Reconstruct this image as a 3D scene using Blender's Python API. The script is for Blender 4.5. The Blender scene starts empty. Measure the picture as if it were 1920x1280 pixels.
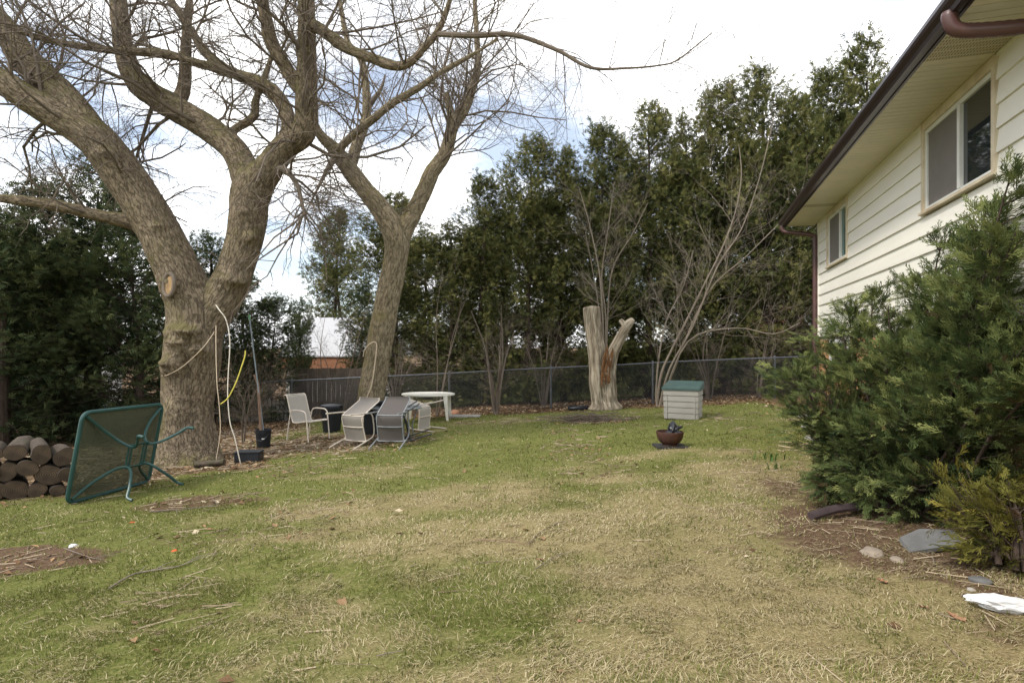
import bpy, bmesh, math, random
import numpy as np
from mathutils import Vector, Matrix

# ------------------------------------------------------------------ camera, sky, sun, exposure
scene = bpy.context.scene
FPX, HORIZON, EYE = 1080.0, 651.0, 1.6          # focal length / horizon row in photo pixels (1920 wide), eye height
cam_data = bpy.data.cameras.new('camera')
cam = bpy.data.objects.new('camera', cam_data)
scene.collection.objects.link(cam)
cam.location = (0, 0, EYE)
cam.rotation_euler = (math.radians(90), 0, 0)
cam_data.sensor_width = 36.0
cam_data.lens = 36.0 * FPX / 1920.0
cam_data.shift_y = (HORIZON - 640.0) / 1920.0
cam_data.clip_start = 0.05
cam_data.clip_end = 3000
scene.camera = cam

SUN_AZ, SUN_EL = math.radians(-122), math.radians(46)     # azimuth clockwise from +Y
world = bpy.data.worlds.new('World'); scene.world = world
world.use_nodes = True
wn, wl = world.node_tree.nodes, world.node_tree.links
for n in list(wn): wn.remove(n)
w_out = wn.new('ShaderNodeOutputWorld'); w_bg = wn.new('ShaderNodeBackground')
w_sky = wn.new('ShaderNodeTexSky'); w_sky.sky_type = 'NISHITA'; w_sky.sun_disc = False
w_sky.sun_elevation = SUN_EL; w_sky.sun_rotation = SUN_AZ; w_sky.altitude = 200
w_tc = wn.new('ShaderNodeTexCoord'); w_sep = wn.new('ShaderNodeSeparateXYZ')
wl.new(w_tc.outputs['Generated'], w_sep.inputs[0])
def wmath(op, a, b=None):
    n = wn.new('ShaderNodeMath'); n.operation = op
    for i, v in enumerate((a, b)):
        if v is None: continue
        if isinstance(v, (int, float)): n.inputs[i].default_value = v
        else: wl.new(v, n.inputs[i])
    return n.outputs[0]
zc = wmath('ADD', wmath('MAXIMUM', w_sep.outputs[2], 0.0), 0.22)
w_cmb = wn.new('ShaderNodeCombineXYZ')
wl.new(wmath('DIVIDE', w_sep.outputs[0], zc), w_cmb.inputs[0])
wl.new(wmath('DIVIDE', w_sep.outputs[1], zc), w_cmb.inputs[1])
w_n = wn.new('ShaderNodeTexNoise'); w_n.inputs['Scale'].default_value = 1.15
w_n.inputs['Detail'].default_value = 7; w_n.inputs['Roughness'].default_value = 0.55
w_off = wn.new('ShaderNodeVectorMath'); w_off.operation = 'ADD'; w_off.inputs[1].default_value = (2.2, 9.6, 0)
wl.new(w_cmb.outputs[0], w_off.inputs[0]); wl.new(w_off.outputs[0], w_n.inputs['Vector'])
w_r = wn.new('ShaderNodeValToRGB')
w_r.color_ramp.elements[0].position = 0.40; w_r.color_ramp.elements[0].color = (0.22, 0.22, 0.22, 1)
w_r.color_ramp.elements[1].position = 0.56; w_r.color_ramp.elements[1].color = (1, 1, 1, 1)
wl.new(w_n.outputs['Fac'], w_r.inputs[0])
w_n2 = wn.new('ShaderNodeTexNoise'); w_n2.inputs['Scale'].default_value = 2.3; w_n2.inputs['Detail'].default_value = 5
wl.new(w_off.outputs[0], w_n2.inputs['Vector'])
w_r2 = wn.new('ShaderNodeValToRGB')
w_r2.color_ramp.elements[0].position = 0.35; w_r2.color_ramp.elements[0].color = (13.0, 13.1, 13.3, 1)
w_r2.color_ramp.elements[1].position = 0.6; w_r2.color_ramp.elements[1].color = (16.0, 16.0, 16.0, 1)
wl.new(w_n2.outputs['Fac'], w_r2.inputs[0])
w_mix = wn.new('ShaderNodeMixRGB')
wl.new(w_r.outputs[0], w_mix.inputs[0]); w_sc = wn.new('ShaderNodeVectorMath'); w_sc.operation = 'SCALE'; w_sc.inputs['Scale'].default_value = 1.45; wl.new(w_sky.outputs[0], w_sc.inputs[0]); wl.new(w_sc.outputs[0], w_mix.inputs[1]); wl.new(w_r2.outputs[0], w_mix.inputs[2])
wl.new(w_mix.outputs[0], w_bg.inputs[0]); w_bg.inputs[1].default_value = 0.1
wl.new(w_bg.outputs[0], w_out.inputs[0])

sun_data = bpy.data.lights.new('sun', 'SUN'); sun_data.energy = 2.4; sun_data.angle = math.radians(10)
sun_data.color = (1.0, 0.95, 0.87)
sun = bpy.data.objects.new('sun', sun_data); scene.collection.objects.link(sun)
sd = Vector((math.sin(SUN_AZ) * math.cos(SUN_EL), math.cos(SUN_AZ) * math.cos(SUN_EL), math.sin(SUN_EL)))
sun.rotation_euler = sd.to_track_quat('Z', 'Y').to_euler(); sun.location = sd * 40

scene.view_settings.view_transform = 'Standard'; scene.view_settings.look = 'None'
scene.view_settings.exposure = 0.52; scene.view_settings.gamma = 1.0
scene.view_settings.use_curve_mapping = False

# ------------------------------------------------------------------ helpers
COL = scene.collection
RNG = np.random.default_rng(7)
random.seed(7)

def hash01(ix, iy, iz, seed=0):
    h = (ix.astype(np.int64) * 374761393 + iy.astype(np.int64) * 668265263 + iz.astype(np.int64) * 2147483647 + seed * 974711) & 0xFFFFFFFF
    h = ((h ^ (h >> 13)) * 1274126177) & 0xFFFFFFFF
    h = ((h ^ (h >> 16)) * 2246822519) & 0xFFFFFFFF
    h = h ^ (h >> 15)
    return (h & 0xFFFFFF) / float(0xFFFFFF)
def vnoise(x, y, z=None, seed=0):
    x = np.asarray(x, float); y = np.asarray(y, float); z = np.zeros_like(x) if z is None else np.asarray(z, float)
    xi, yi, zi = np.floor(x), np.floor(y), np.floor(z)
    fx, fy, fz = x - xi, y - yi, z - zi
    fx, fy, fz = [f * f * (3 - 2 * f) for f in (fx, fy, fz)]
    r = 0
    for dx in (0, 1):
        for dy in (0, 1):
            for dz in (0, 1):
                w = (fx if dx else 1 - fx) * (fy if dy else 1 - fy) * (fz if dz else 1 - fz)
                r = r + w * hash01(xi + dx, yi + dy, zi + dz, seed)
    return r
def fbm(x, y, z=None, o=4, seed=0):
    a, s, t = 0.5, 0.0, 0.0
    x = np.asarray(x, float); y = np.asarray(y, float); z = np.zeros_like(x) if z is None else np.asarray(z, float)
    for i in range(o):
        s = s + a * vnoise(x, y, z, seed + i * 17); t += a; a *= 0.5; x = x * 2.03; y = y * 2.03; z = z * 2.03
    return s / t
def sstep(a, b, x):
    t = np.clip((np.asarray(x, float) - a) / (b - a), 0, 1); return t * t * (3 - 2 * t)

def gz(x, y):                                       # the yard falls away to the left and a little to the back
    x = np.asarray(x, float); y = np.asarray(y, float)
    yy = np.clip(y, -3, 40)
    b = 0.05 * (fbm(x * 0.35, y * 0.35, None, 3, 5) - 0.5)
    return 0.75 * np.tanh(0.05 * x / 0.75) - 0.016 * yy + b
def gzf(x, y): return float(gz(np.array([x]), np.array([y]))[0])
def at(px, py, Y): return Vector(((px - 960.0) / FPX * Y, Y, EYE - (py - HORIZON) / FPX * Y))
def gp(px, py):                                     # where the sight line through a photo pixel meets the ground
    Y = 8.0
    for _ in range(60):
        X = (px - 960.0) / FPX * Y
        Yn = (EYE - gzf(X, Y)) / ((py - HORIZON) / FPX)
        Y = 0.5 * Y + 0.5 * min(Yn, 60)
    X = (px - 960.0) / FPX * Y
    return Vector((X, Y, gzf(X, Y)))

class MB:
    def __init__(s): s.v = []; s.f = []; s.n = 0
    def add(s, v, f):
        v = [tuple(p) for p in v]
        s.v += v; s.f += [tuple(i + s.n for i in q) for q in f]; s.n += len(v); return s
    def box(s, x0, x1, y0, y1, z0, z1, M=None):
        v = [Vector((x, y, z)) for z in (z0, z1) for y in (y0, y1) for x in (x0, x1)]
        if M is not None: v = [M @ p for p in v]
        return s.add(v, [(0, 2, 3, 1), (4, 5, 7, 6), (0, 1, 5, 4), (2, 6, 7, 3), (0, 4, 6, 2), (1, 3, 7, 5)])
    def bbox(s, x0, x1, y0, y1, z0, z1, b=0.01, M=None):   # bevelled box (chamfered vertical and horizontal edges)
        bm = bmesh.new(); bmesh.ops.create_cube(bm, size=1)
        for v in bm.verts:
            v.co = Vector(((x0 + x1) / 2 + v.co.x * (x1 - x0), (y0 + y1) / 2 + v.co.y * (y1 - y0), (z0 + z1) / 2 + v.co.z * (z1 - z0)))
        bmesh.ops.bevel(bm, geom=list(bm.edges), offset=b, segments=2, affect='EDGES')
        v = [M @ p.co if M is not None else p.co.copy() for p in bm.verts]
        f = [tuple(q.index for q in fc.verts) for fc in bm.faces]; bm.free()
        return s.add(v, f)
    def tube(s, pts, rad, sides=8, cap=True, flat=1.0, closed=False):
        pts = [Vector(p) for p in pts]
        if isinstance(rad, (int, float)): rad = [rad] * len(pts)
        n = len(pts); rings = []; ref = None
        for i, p in enumerate(pts):
            if closed: t = pts[(i + 1) % n] - pts[i - 1]
            else: t = pts[min(i + 1, n - 1)] - pts[max(i - 1, 0)]
            t.normalize()
            if ref is None: ref = t.orthogonal().normalized()
            ref = (ref - t * ref.dot(t))
            ref = ref.normalized() if ref.length > 1e-6 else t.orthogonal().normalized()
            b = t.cross(ref)
            rings.append([p + (ref * math.cos(2 * math.pi * k / sides) + b * math.sin(2 * math.pi * k / sides) * flat) * rad[i] for k in range(sides)])
        v = [q for r in rings for q in r]; f = []
        for i in range(n if closed else n - 1):
            j = (i + 1) % n
            for k in range(sides):
                k2 = (k + 1) % sides
                f.append((i * sides + k, i * sides + k2, j * sides + k2, j * sides + k))
        if cap and not closed:
            f.append(tuple(range(sides - 1, -1, -1))); f.append(tuple((n - 1) * sides + k for k in range(sides)))
        return s.add(v, f)
    def lathe(s, prof, seg=24, sx=1.0, sy=1.0, M=None, wob=0.0):
        v = []; f = []
        for i, (r, z) in enumerate(prof):
            for k in range(seg):
                a = 2 * math.pi * k / seg
                p = Vector((r * math.cos(a) * sx, r * math.sin(a) * sy, z))
                if wob: p *= 1 + wob * (random.random() - .5)
                v.append(M @ p if M is not None else p)
        for i in range(len(prof) - 1):
            for k in range(seg):
                k2 = (k + 1) % seg
                f.append((i * seg + k, i * seg + k2, (i + 1) * seg + k2, (i + 1) * seg + k))
        if prof[0][0] > 1e-5: f.append(tuple(range(seg - 1, -1, -1)))
        if prof[-1][0] > 1e-5: f.append(tuple((len(prof) - 1) * seg + k for k in range(seg)))
        return s.add(v, f)
    def build(s, name, mat, parent=None, smooth=False, loc=None):
        me = bpy.data.meshes.new(name); me.from_pydata(s.v, [], s.f)
        if smooth:
            me.polygons.foreach_set('use_smooth', [True] * len(me.polygons))
            try: me.set_sharp_from_angle(angle=math.radians(40))
            except Exception: pass
        me.materials.append(mat); me.update()
        return link(name, me, parent, loc)
def link(name, me, parent=None, loc=None):
    o = bpy.data.objects.new(name, me); COL.objects.link(o)
    if parent is not None: o.parent = parent
    if loc is not None: o.location = loc
    return o
def npmesh(name, V, Fq, mat, parent=None, attrs=None, smooth=False):
    """Fast mesh from numpy arrays: V (n,3), Fq (m,3 or 4)."""
    me = bpy.data.meshes.new(name); V = np.asarray(V, np.float32); Fq = np.asarray(Fq, np.int32)
    m, k = Fq.shape
    me.vertices.add(len(V)); me.vertices.foreach_set('co', V.ravel())
    me.loops.add(m * k); me.loops.foreach_set('vertex_index', Fq.ravel())
    me.polygons.add(m); me.polygons.foreach_set('loop_start', np.arange(0, m * k, k, dtype=np.int32))
    if smooth: me.polygons.foreach_set('use_smooth', np.ones(m, bool))
    for an, (ty, data) in (attrs or {}).items():
        a = me.attributes.new(an, ty, 'POINT')
        a.data.foreach_set({'FLOAT': 'value', 'FLOAT_VECTOR': 'vector', 'FLOAT_COLOR': 'color'}[ty], np.asarray(data, np.float32).ravel())
    me.materials.append(mat); me.update(calc_edges=True); me.validate()
    return link(name, me, parent)
def thing(name, label, cat, loc=(0, 0, 0), rotz=0.0, group=None):
    o = bpy.data.objects.new(name, None); COL.objects.link(o)
    o.location = loc; o.rotation_euler = (0, 0, rotz); o.empty_display_size = 0.1
    return tag(o, label, cat, group)
def tag(o, label, cat, group=None):
    o['label'] = label; o['category'] = cat
    if group: o['group'] = group
    return o
def copy_tree(o, parent=None):
    c = o.copy(); COL.objects.link(c); c.parent = parent
    for ch in list(o.children): copy_tree(ch, c)
    return c
def structure(o): o['kind'] = 'structure'; return o
def stuff(o): o['kind'] = 'stuff'; return o
def smooth_path(pts, n=6):
    """Catmull-Rom through rows of any width."""
    P = np.array(pts, float); out = []
    for i in range(len(P) - 1):
        p0, p1, p2, p3 = P[max(i - 1, 0)], P[i], P[i + 1], P[min(i + 2, len(P) - 1)]
        for k in range(n):
            t = k / n
            out.append(0.5 * ((2 * p1) + (p2 - p0) * t + (2 * p0 - 5 * p1 + 4 * p2 - p3) * t * t + (3 * p1 - p0 - 3 * p2 + p3) * t ** 3))
    out.append(P[-1]); return np.array(out)

# ------------------------------------------------------------------ materials
class NT:
    def __init__(s, name):
        s.m = bpy.data.materials.new(name); s.m.use_nodes = True
        s.n, s.l = s.m.node_tree.nodes, s.m.node_tree.links
        s.b = s.n['Principled BSDF']; s.out = s.n['Material Output']
    def node(s, t, **kw):
        n = s.n.new(t)
        for k, v in kw.items(): setattr(n, k, v)
        return n
    def setin(s, n, key, v):
        if hasattr(v, 'is_linked') or isinstance(v, bpy.types.NodeSocket): s.l.new(v, n.inputs[key])
        else: n.inputs[key].default_value = v
    def coord(s, kind='Object', scale=(1, 1, 1)):
        tc = s.node('ShaderNodeTexCoord'); mp = s.node('ShaderNodeMapping')
        mp.inputs['Scale'].default_value = scale
        s.l.new(tc.outputs[kind], mp.inputs['Vector']); return mp.outputs[0]
    def attr(s, name, what='Fac'):
        a = s.node('ShaderNodeAttribute'); a.attribute_name = name; return a.outputs[what]
    def noise(s, vec, scale, detail=4, rough=0.55, out='Fac'):
        n = s.node('ShaderNodeTexNoise'); s.l.new(vec, n.inputs['Vector'])
        n.inputs['Scale'].default_value = scale; n.inputs['Detail'].default_value = detail; n.inputs['Roughness'].default_value = rough
        return n.outputs[out]
    def ramp(s, fac, stops):
        r = s.node('ShaderNodeValToRGB'); s.l.new(fac, r.inputs[0]); e = r.color_ramp.elements
        while len(e) < len(stops): e.new(0.5)
        for i, (p, c) in enumerate(stops):
            e[i].position = p
            e[i].color = (c, c, c, 1) if isinstance(c, (int, float)) else (*c, 1)
        return r.outputs[0]
    def mix(s, fac, a, b, mode='MIX'):
        m = s.node('ShaderNodeMixRGB', blend_type=mode)
        for i, v in enumerate((fac, a, b)):
            if isinstance(v, bpy.types.NodeSocket): s.l.new(v, m.inputs[i])
            elif isinstance(v, (int, float)): m.inputs[i].default_value = v if i == 0 else (v, v, v, 1)
            else: m.inputs[i].default_value = (*v, 1)
        return m.outputs[0]
    def math(s, op, a, b):
        m = s.node('ShaderNodeMath', operation=op)
        for i, v in enumerate((a, b)):
            if isinstance(v, bpy.types.NodeSocket): s.l.new(v, m.inputs[i])
            else: m.inputs[i].default_value = v
        return m.outputs[0]
    def bump(s, h, strength=0.3, dist=0.01):
        b = s.node('ShaderNodeBump'); b.inputs['Strength'].default_value = strength; b.inputs['Distance'].default_value = dist
        s.l.new(h, b.inputs['Height']); s.l.new(b.outputs[0], s.b.inputs['Normal'])
    def color(s, c):
        if isinstance(c, bpy.types.NodeSocket): s.l.new(c, s.b.inputs['Base Color'])
        else: s.b.inputs['Base Color'].default_value = (*c, 1)
    def rough(s, r, spec=0.35):
        if isinstance(r, bpy.types.NodeSocket): s.l.new(r, s.b.inputs['Roughness'])
        else: s.b.inputs['Roughness'].default_value = r
        s.b.inputs['Specular IOR Level'].default_value = spec

def simple(name, c, rough=0.6, var=0.2, scale=12, bump=0.15, dirt=None, metal=0.0, spec=0.35, stretch=(1, 1, 1), dist=0.004):
    t = NT(name); v = t.coord('Object', stretch)
    n = t.noise(v, scale, 5, 0.6)
    lo = tuple(x * (1 - var) for x in c); hi = tuple(min(1, x * (1 + var)) for x in c)
    col = t.ramp(n, [(0.3, lo), (0.7, hi)])
    if dirt:
        n2 = t.noise(v, scale * 0.35, 6, 0.65)
        col = t.mix(t.ramp(n2, [(0.5, 0.0), (0.72, 0.75)]), col, dirt)
    t.color(col); t.rough(rough, spec); t.b.inputs['Metallic'].default_value = metal
    if bump: t.bump(t.noise(v, scale * 3, 4, 0.6), bump, dist)
    return t.m
def leafy(name, dark, mid, light, trans=0.25):
    t = NT(name); a = t.attr('rnd')
    v = t.coord('Object'); n = t.noise(v, 1.6, 3)
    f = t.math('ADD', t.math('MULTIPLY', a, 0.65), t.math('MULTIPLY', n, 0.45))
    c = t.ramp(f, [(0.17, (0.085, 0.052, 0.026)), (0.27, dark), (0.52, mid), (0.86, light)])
    t.color(c); t.rough(0.75, 0.15)
    tr = t.node('ShaderNodeBsdfTranslucent'); t.l.new(c, tr.inputs[0])
    mx = t.node('ShaderNodeMixShader'); mx.inputs[0].default_value = trans
    t.l.new(t.b.outputs[0], mx.inputs[1]); t.l.new(tr.outputs[0], mx.inputs[2]); t.l.new(mx.outputs[0], t.out.inputs[0])
    return t.m
def bark(name, dark, mid, light, moss=None, freq=1.0, bumpd=0.018):
    t = NT(name); v = t.attr('bark', 'Vector')
    mp = t.node('ShaderNodeMapping'); mp.inputs['Scale'].default_value = (freq, freq, freq); t.l.new(v, mp.inputs[0]); v = mp.outputs[0]
    r = t.noise(v, 1.0, 4, 0.6); fine = t.noise(v, 2.6, 4, 0.7)
    r2 = t.noise(v, 0.42, 3, 0.55)
    ab_ = t.node('ShaderNodeMath', operation='ABSOLUTE'); t.l.new(t.math('SUBTRACT', r2, 0.5), ab_.inputs[0])
    crack = t.ramp(ab_.outputs[0], [(0.004, 0.0), (0.055, 1.0)])
    h = t.math('ADD', t.math('MULTIPLY', r, 0.7), t.math('MULTIPLY', fine, 0.3))
    c = t.ramp(h, [(0.36, dark), (0.49, mid), (0.64, light)])
    c = t.mix(t.math('MULTIPLY', t.math('SUBTRACT', 1.0, crack), 0.62), c, tuple(x * 0.55 for x in dark))
    h = t.math('ADD', t.math('MULTIPLY', h, 0.5), t.math('MULTIPLY', crack, 0.6))
    big = t.noise(t.coord('Object'), 1.3, 5, 0.6)
    c = t.mix(t.ramp(big, [(0.35, 0.0), (0.7, 0.35)]), c, tuple(x * 0.62 for x in mid))
    if moss:
        mn = t.noise(t.coord('Object'), 2.1, 6, 0.7)
        geo = t.node('ShaderNodeNewGeometry'); sp = t.node('ShaderNodeSeparateXYZ'); t.l.new(geo.outputs['Normal'], sp.inputs[0])
        side = t.math('ADD', t.math('MULTIPLY', sp.outputs[2], 0.22), t.math('MULTIPLY', sp.outputs[0], -0.10))
        c = t.mix(t.ramp(t.math('ADD', mn, side), [(0.52, 0.0), (0.75, 0.75)]), c, moss)
    t.color(c); t.rough(0.9, 0.15); t.bump(h, 1.0, bumpd)
    return t.m

M = {}
M['siding'] = simple('siding_paint', (0.78, 0.75, 0.67), 0.5, 0.04, 2.0, 0.05, dirt=(0.68, 0.65, 0.57), stretch=(0.25, 1, 1.5))
M['soffit'] = simple('soffit_paint', (0.60, 0.55, 0.40), 0.45, 0.06, 3.0, 0.03)
M['trim'] = simple('window_trim', (0.62, 0.54, 0.40), 0.5, 0.12, 5.0, 0.08, dirt=(0.36, 0.25, 0.15))
M['white_frame'] = simple('white_frame', (0.70, 0.70, 0.67), 0.4, 0.05, 6, 0.02)
M['gutter'] = simple('brown_gutter', (0.035, 0.022, 0.022), 0.28, 0.15, 5, 0.03, spec=0.5)
M['downpipe'] = simple('red_brown_pipe', (0.085, 0.040, 0.037), 0.4, 0.15, 6, 0.04, spec=0.5)
M['brick'] = simple('tan_brick', (0.40, 0.22, 0.10), 0.85, 0.3, 14, 0.4)
M['mortar'] = simple('mortar', (0.36, 0.33, 0.28), 0.95, 0.1, 30, 0.3)
M['redbrick'] = simple('red_brick', (0.20, 0.075, 0.045), 0.85, 0.3, 10, 0.3)
M['shingle'] = simple('roof_shingle', (0.10, 0.085, 0.075), 0.9, 0.3, 22, 0.4)
M['pale_roof'] = simple('pale_roof', (0.42, 0.42, 0.43), 0.8, 0.12, 8, 0.2, stretch=(1, 1, 6))
M['orange_wood'] = simple('orange_wood', (0.34, 0.16, 0.085), 0.75, 0.2, 6, 0.2)
M['dark_house'] = simple('dark_eave', (0.03, 0.03, 0.035), 0.6, 0.1, 6, 0.1)
M['white_wall'] = simple('white_wall', (0.62, 0.61, 0.58), 0.7, 0.06, 3, 0.1)
M['old_fence'] = simple('weathered_boards', (0.115, 0.092, 0.072), 0.9, 0.35, 5, 0.4, stretch=(4, 4, 0.6))
M['grey_picket'] = simple('grey_picket', (0.36, 0.34, 0.30), 0.9, 0.3, 6, 0.3, stretch=(3, 3, 0.5), dirt=(0.10, 0.10, 0.06))
M['galv'] = simple('galvanised', (0.13, 0.135, 0.145), 0.45, 0.2, 10, 0.05, metal=0.5)
M['galv_dark'] = simple('dark_wire', (0.075, 0.08, 0.085), 0.6, 0.2, 10, 0)
M['beige_tube'] = simple('beige_tube', (0.60, 0.53, 0.44), 0.4, 0.08, 9, 0.03, spec=0.4)
M['beige_sling'] = simple('beige_sling', (0.36, 0.335, 0.295), 0.8, 0.1, 60, 0.3, dirt=(0.33, 0.30, 0.25))
M['taupe_sling'] = simple('taupe_sling', (0.235, 0.212, 0.185), 0.8, 0.12, 60, 0.3, dirt=(0.22, 0.20, 0.17))
M['grey_tube'] = simple('grey_tube', (0.24, 0.255, 0.265), 0.4, 0.1, 9, 0.03)
M['grey_sling'] = simple('grey_sling', (0.095, 0.083, 0.076), 0.8, 0.15, 60, 0.3)
M['dark_tube'] = simple('dark_tube', (0.05, 0.055, 0.06), 0.4, 0.1, 9, 0.03)
M['dark_sling'] = simple('dark_sling', (0.035, 0.036, 0.038), 0.8, 0.15, 60, 0.3)
M['white_plastic'] = simple('white_plastic', (0.70, 0.68, 0.60), 0.45, 0.06, 5, 0.04, dirt=(0.50, 0.45, 0.36))
M['green_metal'] = simple('green_metal', (0.020, 0.066, 0.060), 0.38, 0.2, 7, 0.05, spec=0.45)
M['box_body'] = simple('taupe_plastic', (0.36, 0.342, 0.305), 0.55, 0.05, 5, 0.05, dirt=(0.30, 0.28, 0.24))
M['box_lid'] = simple('green_plastic', (0.055, 0.095, 0.085), 0.5, 0.2, 6, 0.06, dirt=(0.10, 0.12, 0.10))
M['rust'] = simple('rusted_iron', (0.060, 0.026, 0.018), 0.7, 0.35, 16, 0.4, dirt=(0.12, 0.05, 0.025))
M['black_plastic'] = simple('black_plastic', (0.010, 0.012, 0.016), 0.4, 0.2, 10, 0.08, spec=0.5)
M['charcoal'] = simple('charcoal', (0.035, 0.033, 0.033), 0.85, 0.3, 30, 0.5)
M['slate'] = simple('slate', (0.115, 0.115, 0.112), 0.8, 0.25, 6, 0.3)
M['stone'] = simple('field_stone', (0.24, 0.20, 0.155), 0.9, 0.25, 8, 0.5)
M['concrete'] = simple('concrete', (0.33, 0.31, 0.28), 0.9, 0.15, 9, 0.3)
M['rope_white'] = simple('white_rope', (0.62, 0.57, 0.48), 0.9, 0.12, 30, 0.3)
M['rope_yellow'] = simple('yellow_rope', (0.62, 0.55, 0.10), 0.85, 0.12, 30, 0.3)
M['hose'] = simple('cream_hose', (0.58, 0.47, 0.34), 0.7, 0.1, 20, 0.1)
M['pole_metal'] = simple('grey_pole', (0.23, 0.27, 0.29), 0.45, 0.12, 9, 0.03)
M['pole_wood'] = simple('pole_wood', (0.20, 0.13, 0.09), 0.85, 0.25, 8, 0.3, stretch=(4, 4, 0.7))
M['green_tip'] = simple('green_tip', (0.13, 0.32, 0.14), 0.6, 0.1, 9, 0)
M['orange_plastic'] = simple('orange_plastic', (0.75, 0.13, 0.04), 0.5, 0.1, 9, 0)
M['white_bag'] = simple('white_bag', (0.58, 0.59, 0.60), 0.45, 0.05, 9, 0.3, dist=0.02)
M['purple_pipe'] = simple('brown_extension', (0.058, 0.042, 0.044), 0.5, 0.2, 8, 0.1)
M['terracotta'] = simple('terracotta', (0.33, 0.17, 0.10), 0.85, 0.15, 8, 0.2)
M['cut_wood'] = simple('cut_wood', (0.34, 0.22, 0.11), 0.85, 0.3, 9, 0.3)
M['log_end'] = simple('log_end', (0.105, 0.074, 0.050), 0.9, 0.4, 12, 0.4)
t = NT('log_end_rings'); rr_a = t.attr('rr'); sn = t.node('ShaderNodeMath', operation='SINE'); t.l.new(t.math('ADD', t.math('MULTIPLY', rr_a, 42.0), t.math('MULTIPLY', t.noise(t.coord('Object'), 9, 4), 6.0)), sn.inputs[0])
t.color(t.mix(t.ramp(t.noise(t.coord('Object'), 6, 5), [(0.35, 0.0), (0.65, 0.8)]), t.ramp(sn.outputs[0], [(0.0, (0.085, 0.058, 0.038)), (0.8, (0.175, 0.128, 0.085))]), (0.045, 0.035, 0.028))); t.rough(0.9, 0.1); M['log_rings'] = t.m
M['log_bark'] = simple('log_bark', (0.070, 0.053, 0.040), 0.95, 0.45, 9, 0.8, dirt=(0.07, 0.085, 0.03), dist=0.02)
M['twig_dark'] = simple('twig_dark', (0.105, 0.080, 0.062), 0.9, 0.3, 3, 0.1)
M['twig_mid'] = simple('twig_mid', (0.150, 0.120, 0.092), 0.9, 0.3, 2.2, 0.15)
M['twig_pale'] = simple('twig_pale', (0.215, 0.178, 0.138), 0.9, 0.25, 2.2, 0.15)
M['cedar_trunk'] = simple('cedar_trunk', (0.062, 0.043, 0.032), 0.95, 0.35, 6, 0.7, stretch=(4, 4, 0.6), dist=0.03)
M['maple_bark'] = bark('maple_bark', (0.080, 0.060, 0.040), (0.215, 0.168, 0.115), (0.330, 0.270, 0.190), moss=(0.115, 0.105, 0.035))
M['ash_bark'] = bark('ash_bark', (0.100, 0.080, 0.052), (0.255, 0.208, 0.135), (0.36, 0.305, 0.21), moss=(0.17, 0.14, 0.05))
M['stump_wood'] = bark('bleached_wood', (0.10, 0.075, 0.05), (0.30, 0.25, 0.18), (0.48, 0.43, 0.34), freq=0.9)
M['rot'] = simple('rotten_wood', (0.17, 0.085, 0.035), 0.95, 0.5, 14, 0.9, dirt=(0.08, 0.035, 0.015), stretch=(2, 2, 0.5), dist=0.04)
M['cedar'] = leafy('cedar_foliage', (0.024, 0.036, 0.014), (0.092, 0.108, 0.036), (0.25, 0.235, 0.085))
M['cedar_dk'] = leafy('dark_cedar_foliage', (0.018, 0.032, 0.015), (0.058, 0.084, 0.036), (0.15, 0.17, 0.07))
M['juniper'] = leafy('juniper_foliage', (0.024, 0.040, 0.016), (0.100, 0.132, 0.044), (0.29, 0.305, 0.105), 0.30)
M['juniper_gold'] = leafy('golden_juniper', (0.05, 0.055, 0.012), (0.15, 0.14, 0.03), (0.28, 0.23, 0.05), 0.2)
M['daff'] = leafy('daffodil_leaf', (0.04, 0.085, 0.02), (0.07, 0.135, 0.035), (0.10, 0.17, 0.05))
def colattr(name, rough=0.85, trans=0.0):
    t = NT(name); a = t.attr('col', 'Color'); t.color(a); t.rough(rough, 0.12)
    if trans:
        tr = t.node('ShaderNodeBsdfTranslucent'); t.l.new(a, tr.inputs[0])
        mx = t.node('ShaderNodeMixShader'); mx.inputs[0].default_value = trans
        t.l.new(t.b.outputs[0], mx.inputs[1]); t.l.new(tr.outputs[0], mx.inputs[2]); t.l.new(mx.outputs[0], t.out.inputs[0])
    return t.m
M['grass'] = colattr('grass_blade', 0.75, 0.25)
M['litter'] = colattr('dead_leaf', 0.9)
def glass_mat(name, tint, rough, mixf):
    t = NT(name); t.color(tint); t.rough(rough, 0.5)
    if mixf > 0:
        tr = t.node('ShaderNodeBsdfTransparent'); tr.inputs[0].default_value = (0.80, 0.84, 0.80, 1)
        mx = t.node('ShaderNodeMixShader'); mx.inputs[0].default_value = mixf
        t.l.new(t.b.outputs[0], mx.inputs[1]); t.l.new(tr.outputs[0], mx.inputs[2]); t.l.new(mx.outputs[0], t.out.inputs[0])
    return t
t = glass_mat('window_glass', (0.012, 0.018, 0.022), 0.03, 0); t.b.inputs['Specular IOR Level'].default_value = 0.9; M['glass'] = t.m
t = glass_mat('blind_glass', (0.035, 0.11, 0.10), 0.12, 0); M['teal_glass'] = t.m
t = glass_mat('patio_glass', (0.10, 0.105, 0.075), 0.25, 0.42)
t.bump(t.noise(t.coord('Object'), 55, 2), 0.6, 0.004); M['patio_glass'] = t.m
t = glass_mat('table_glass', (0.30, 0.33, 0.33), 0.15, 0.3); M['table_glass'] = t.m
M['screen'] = simple('insect_screen', (0.165, 0.150, 0.136), 0.6, 0.1, 4, 0.02, spec=0.3, dirt=(0.17, 0.15, 0.135))
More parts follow.
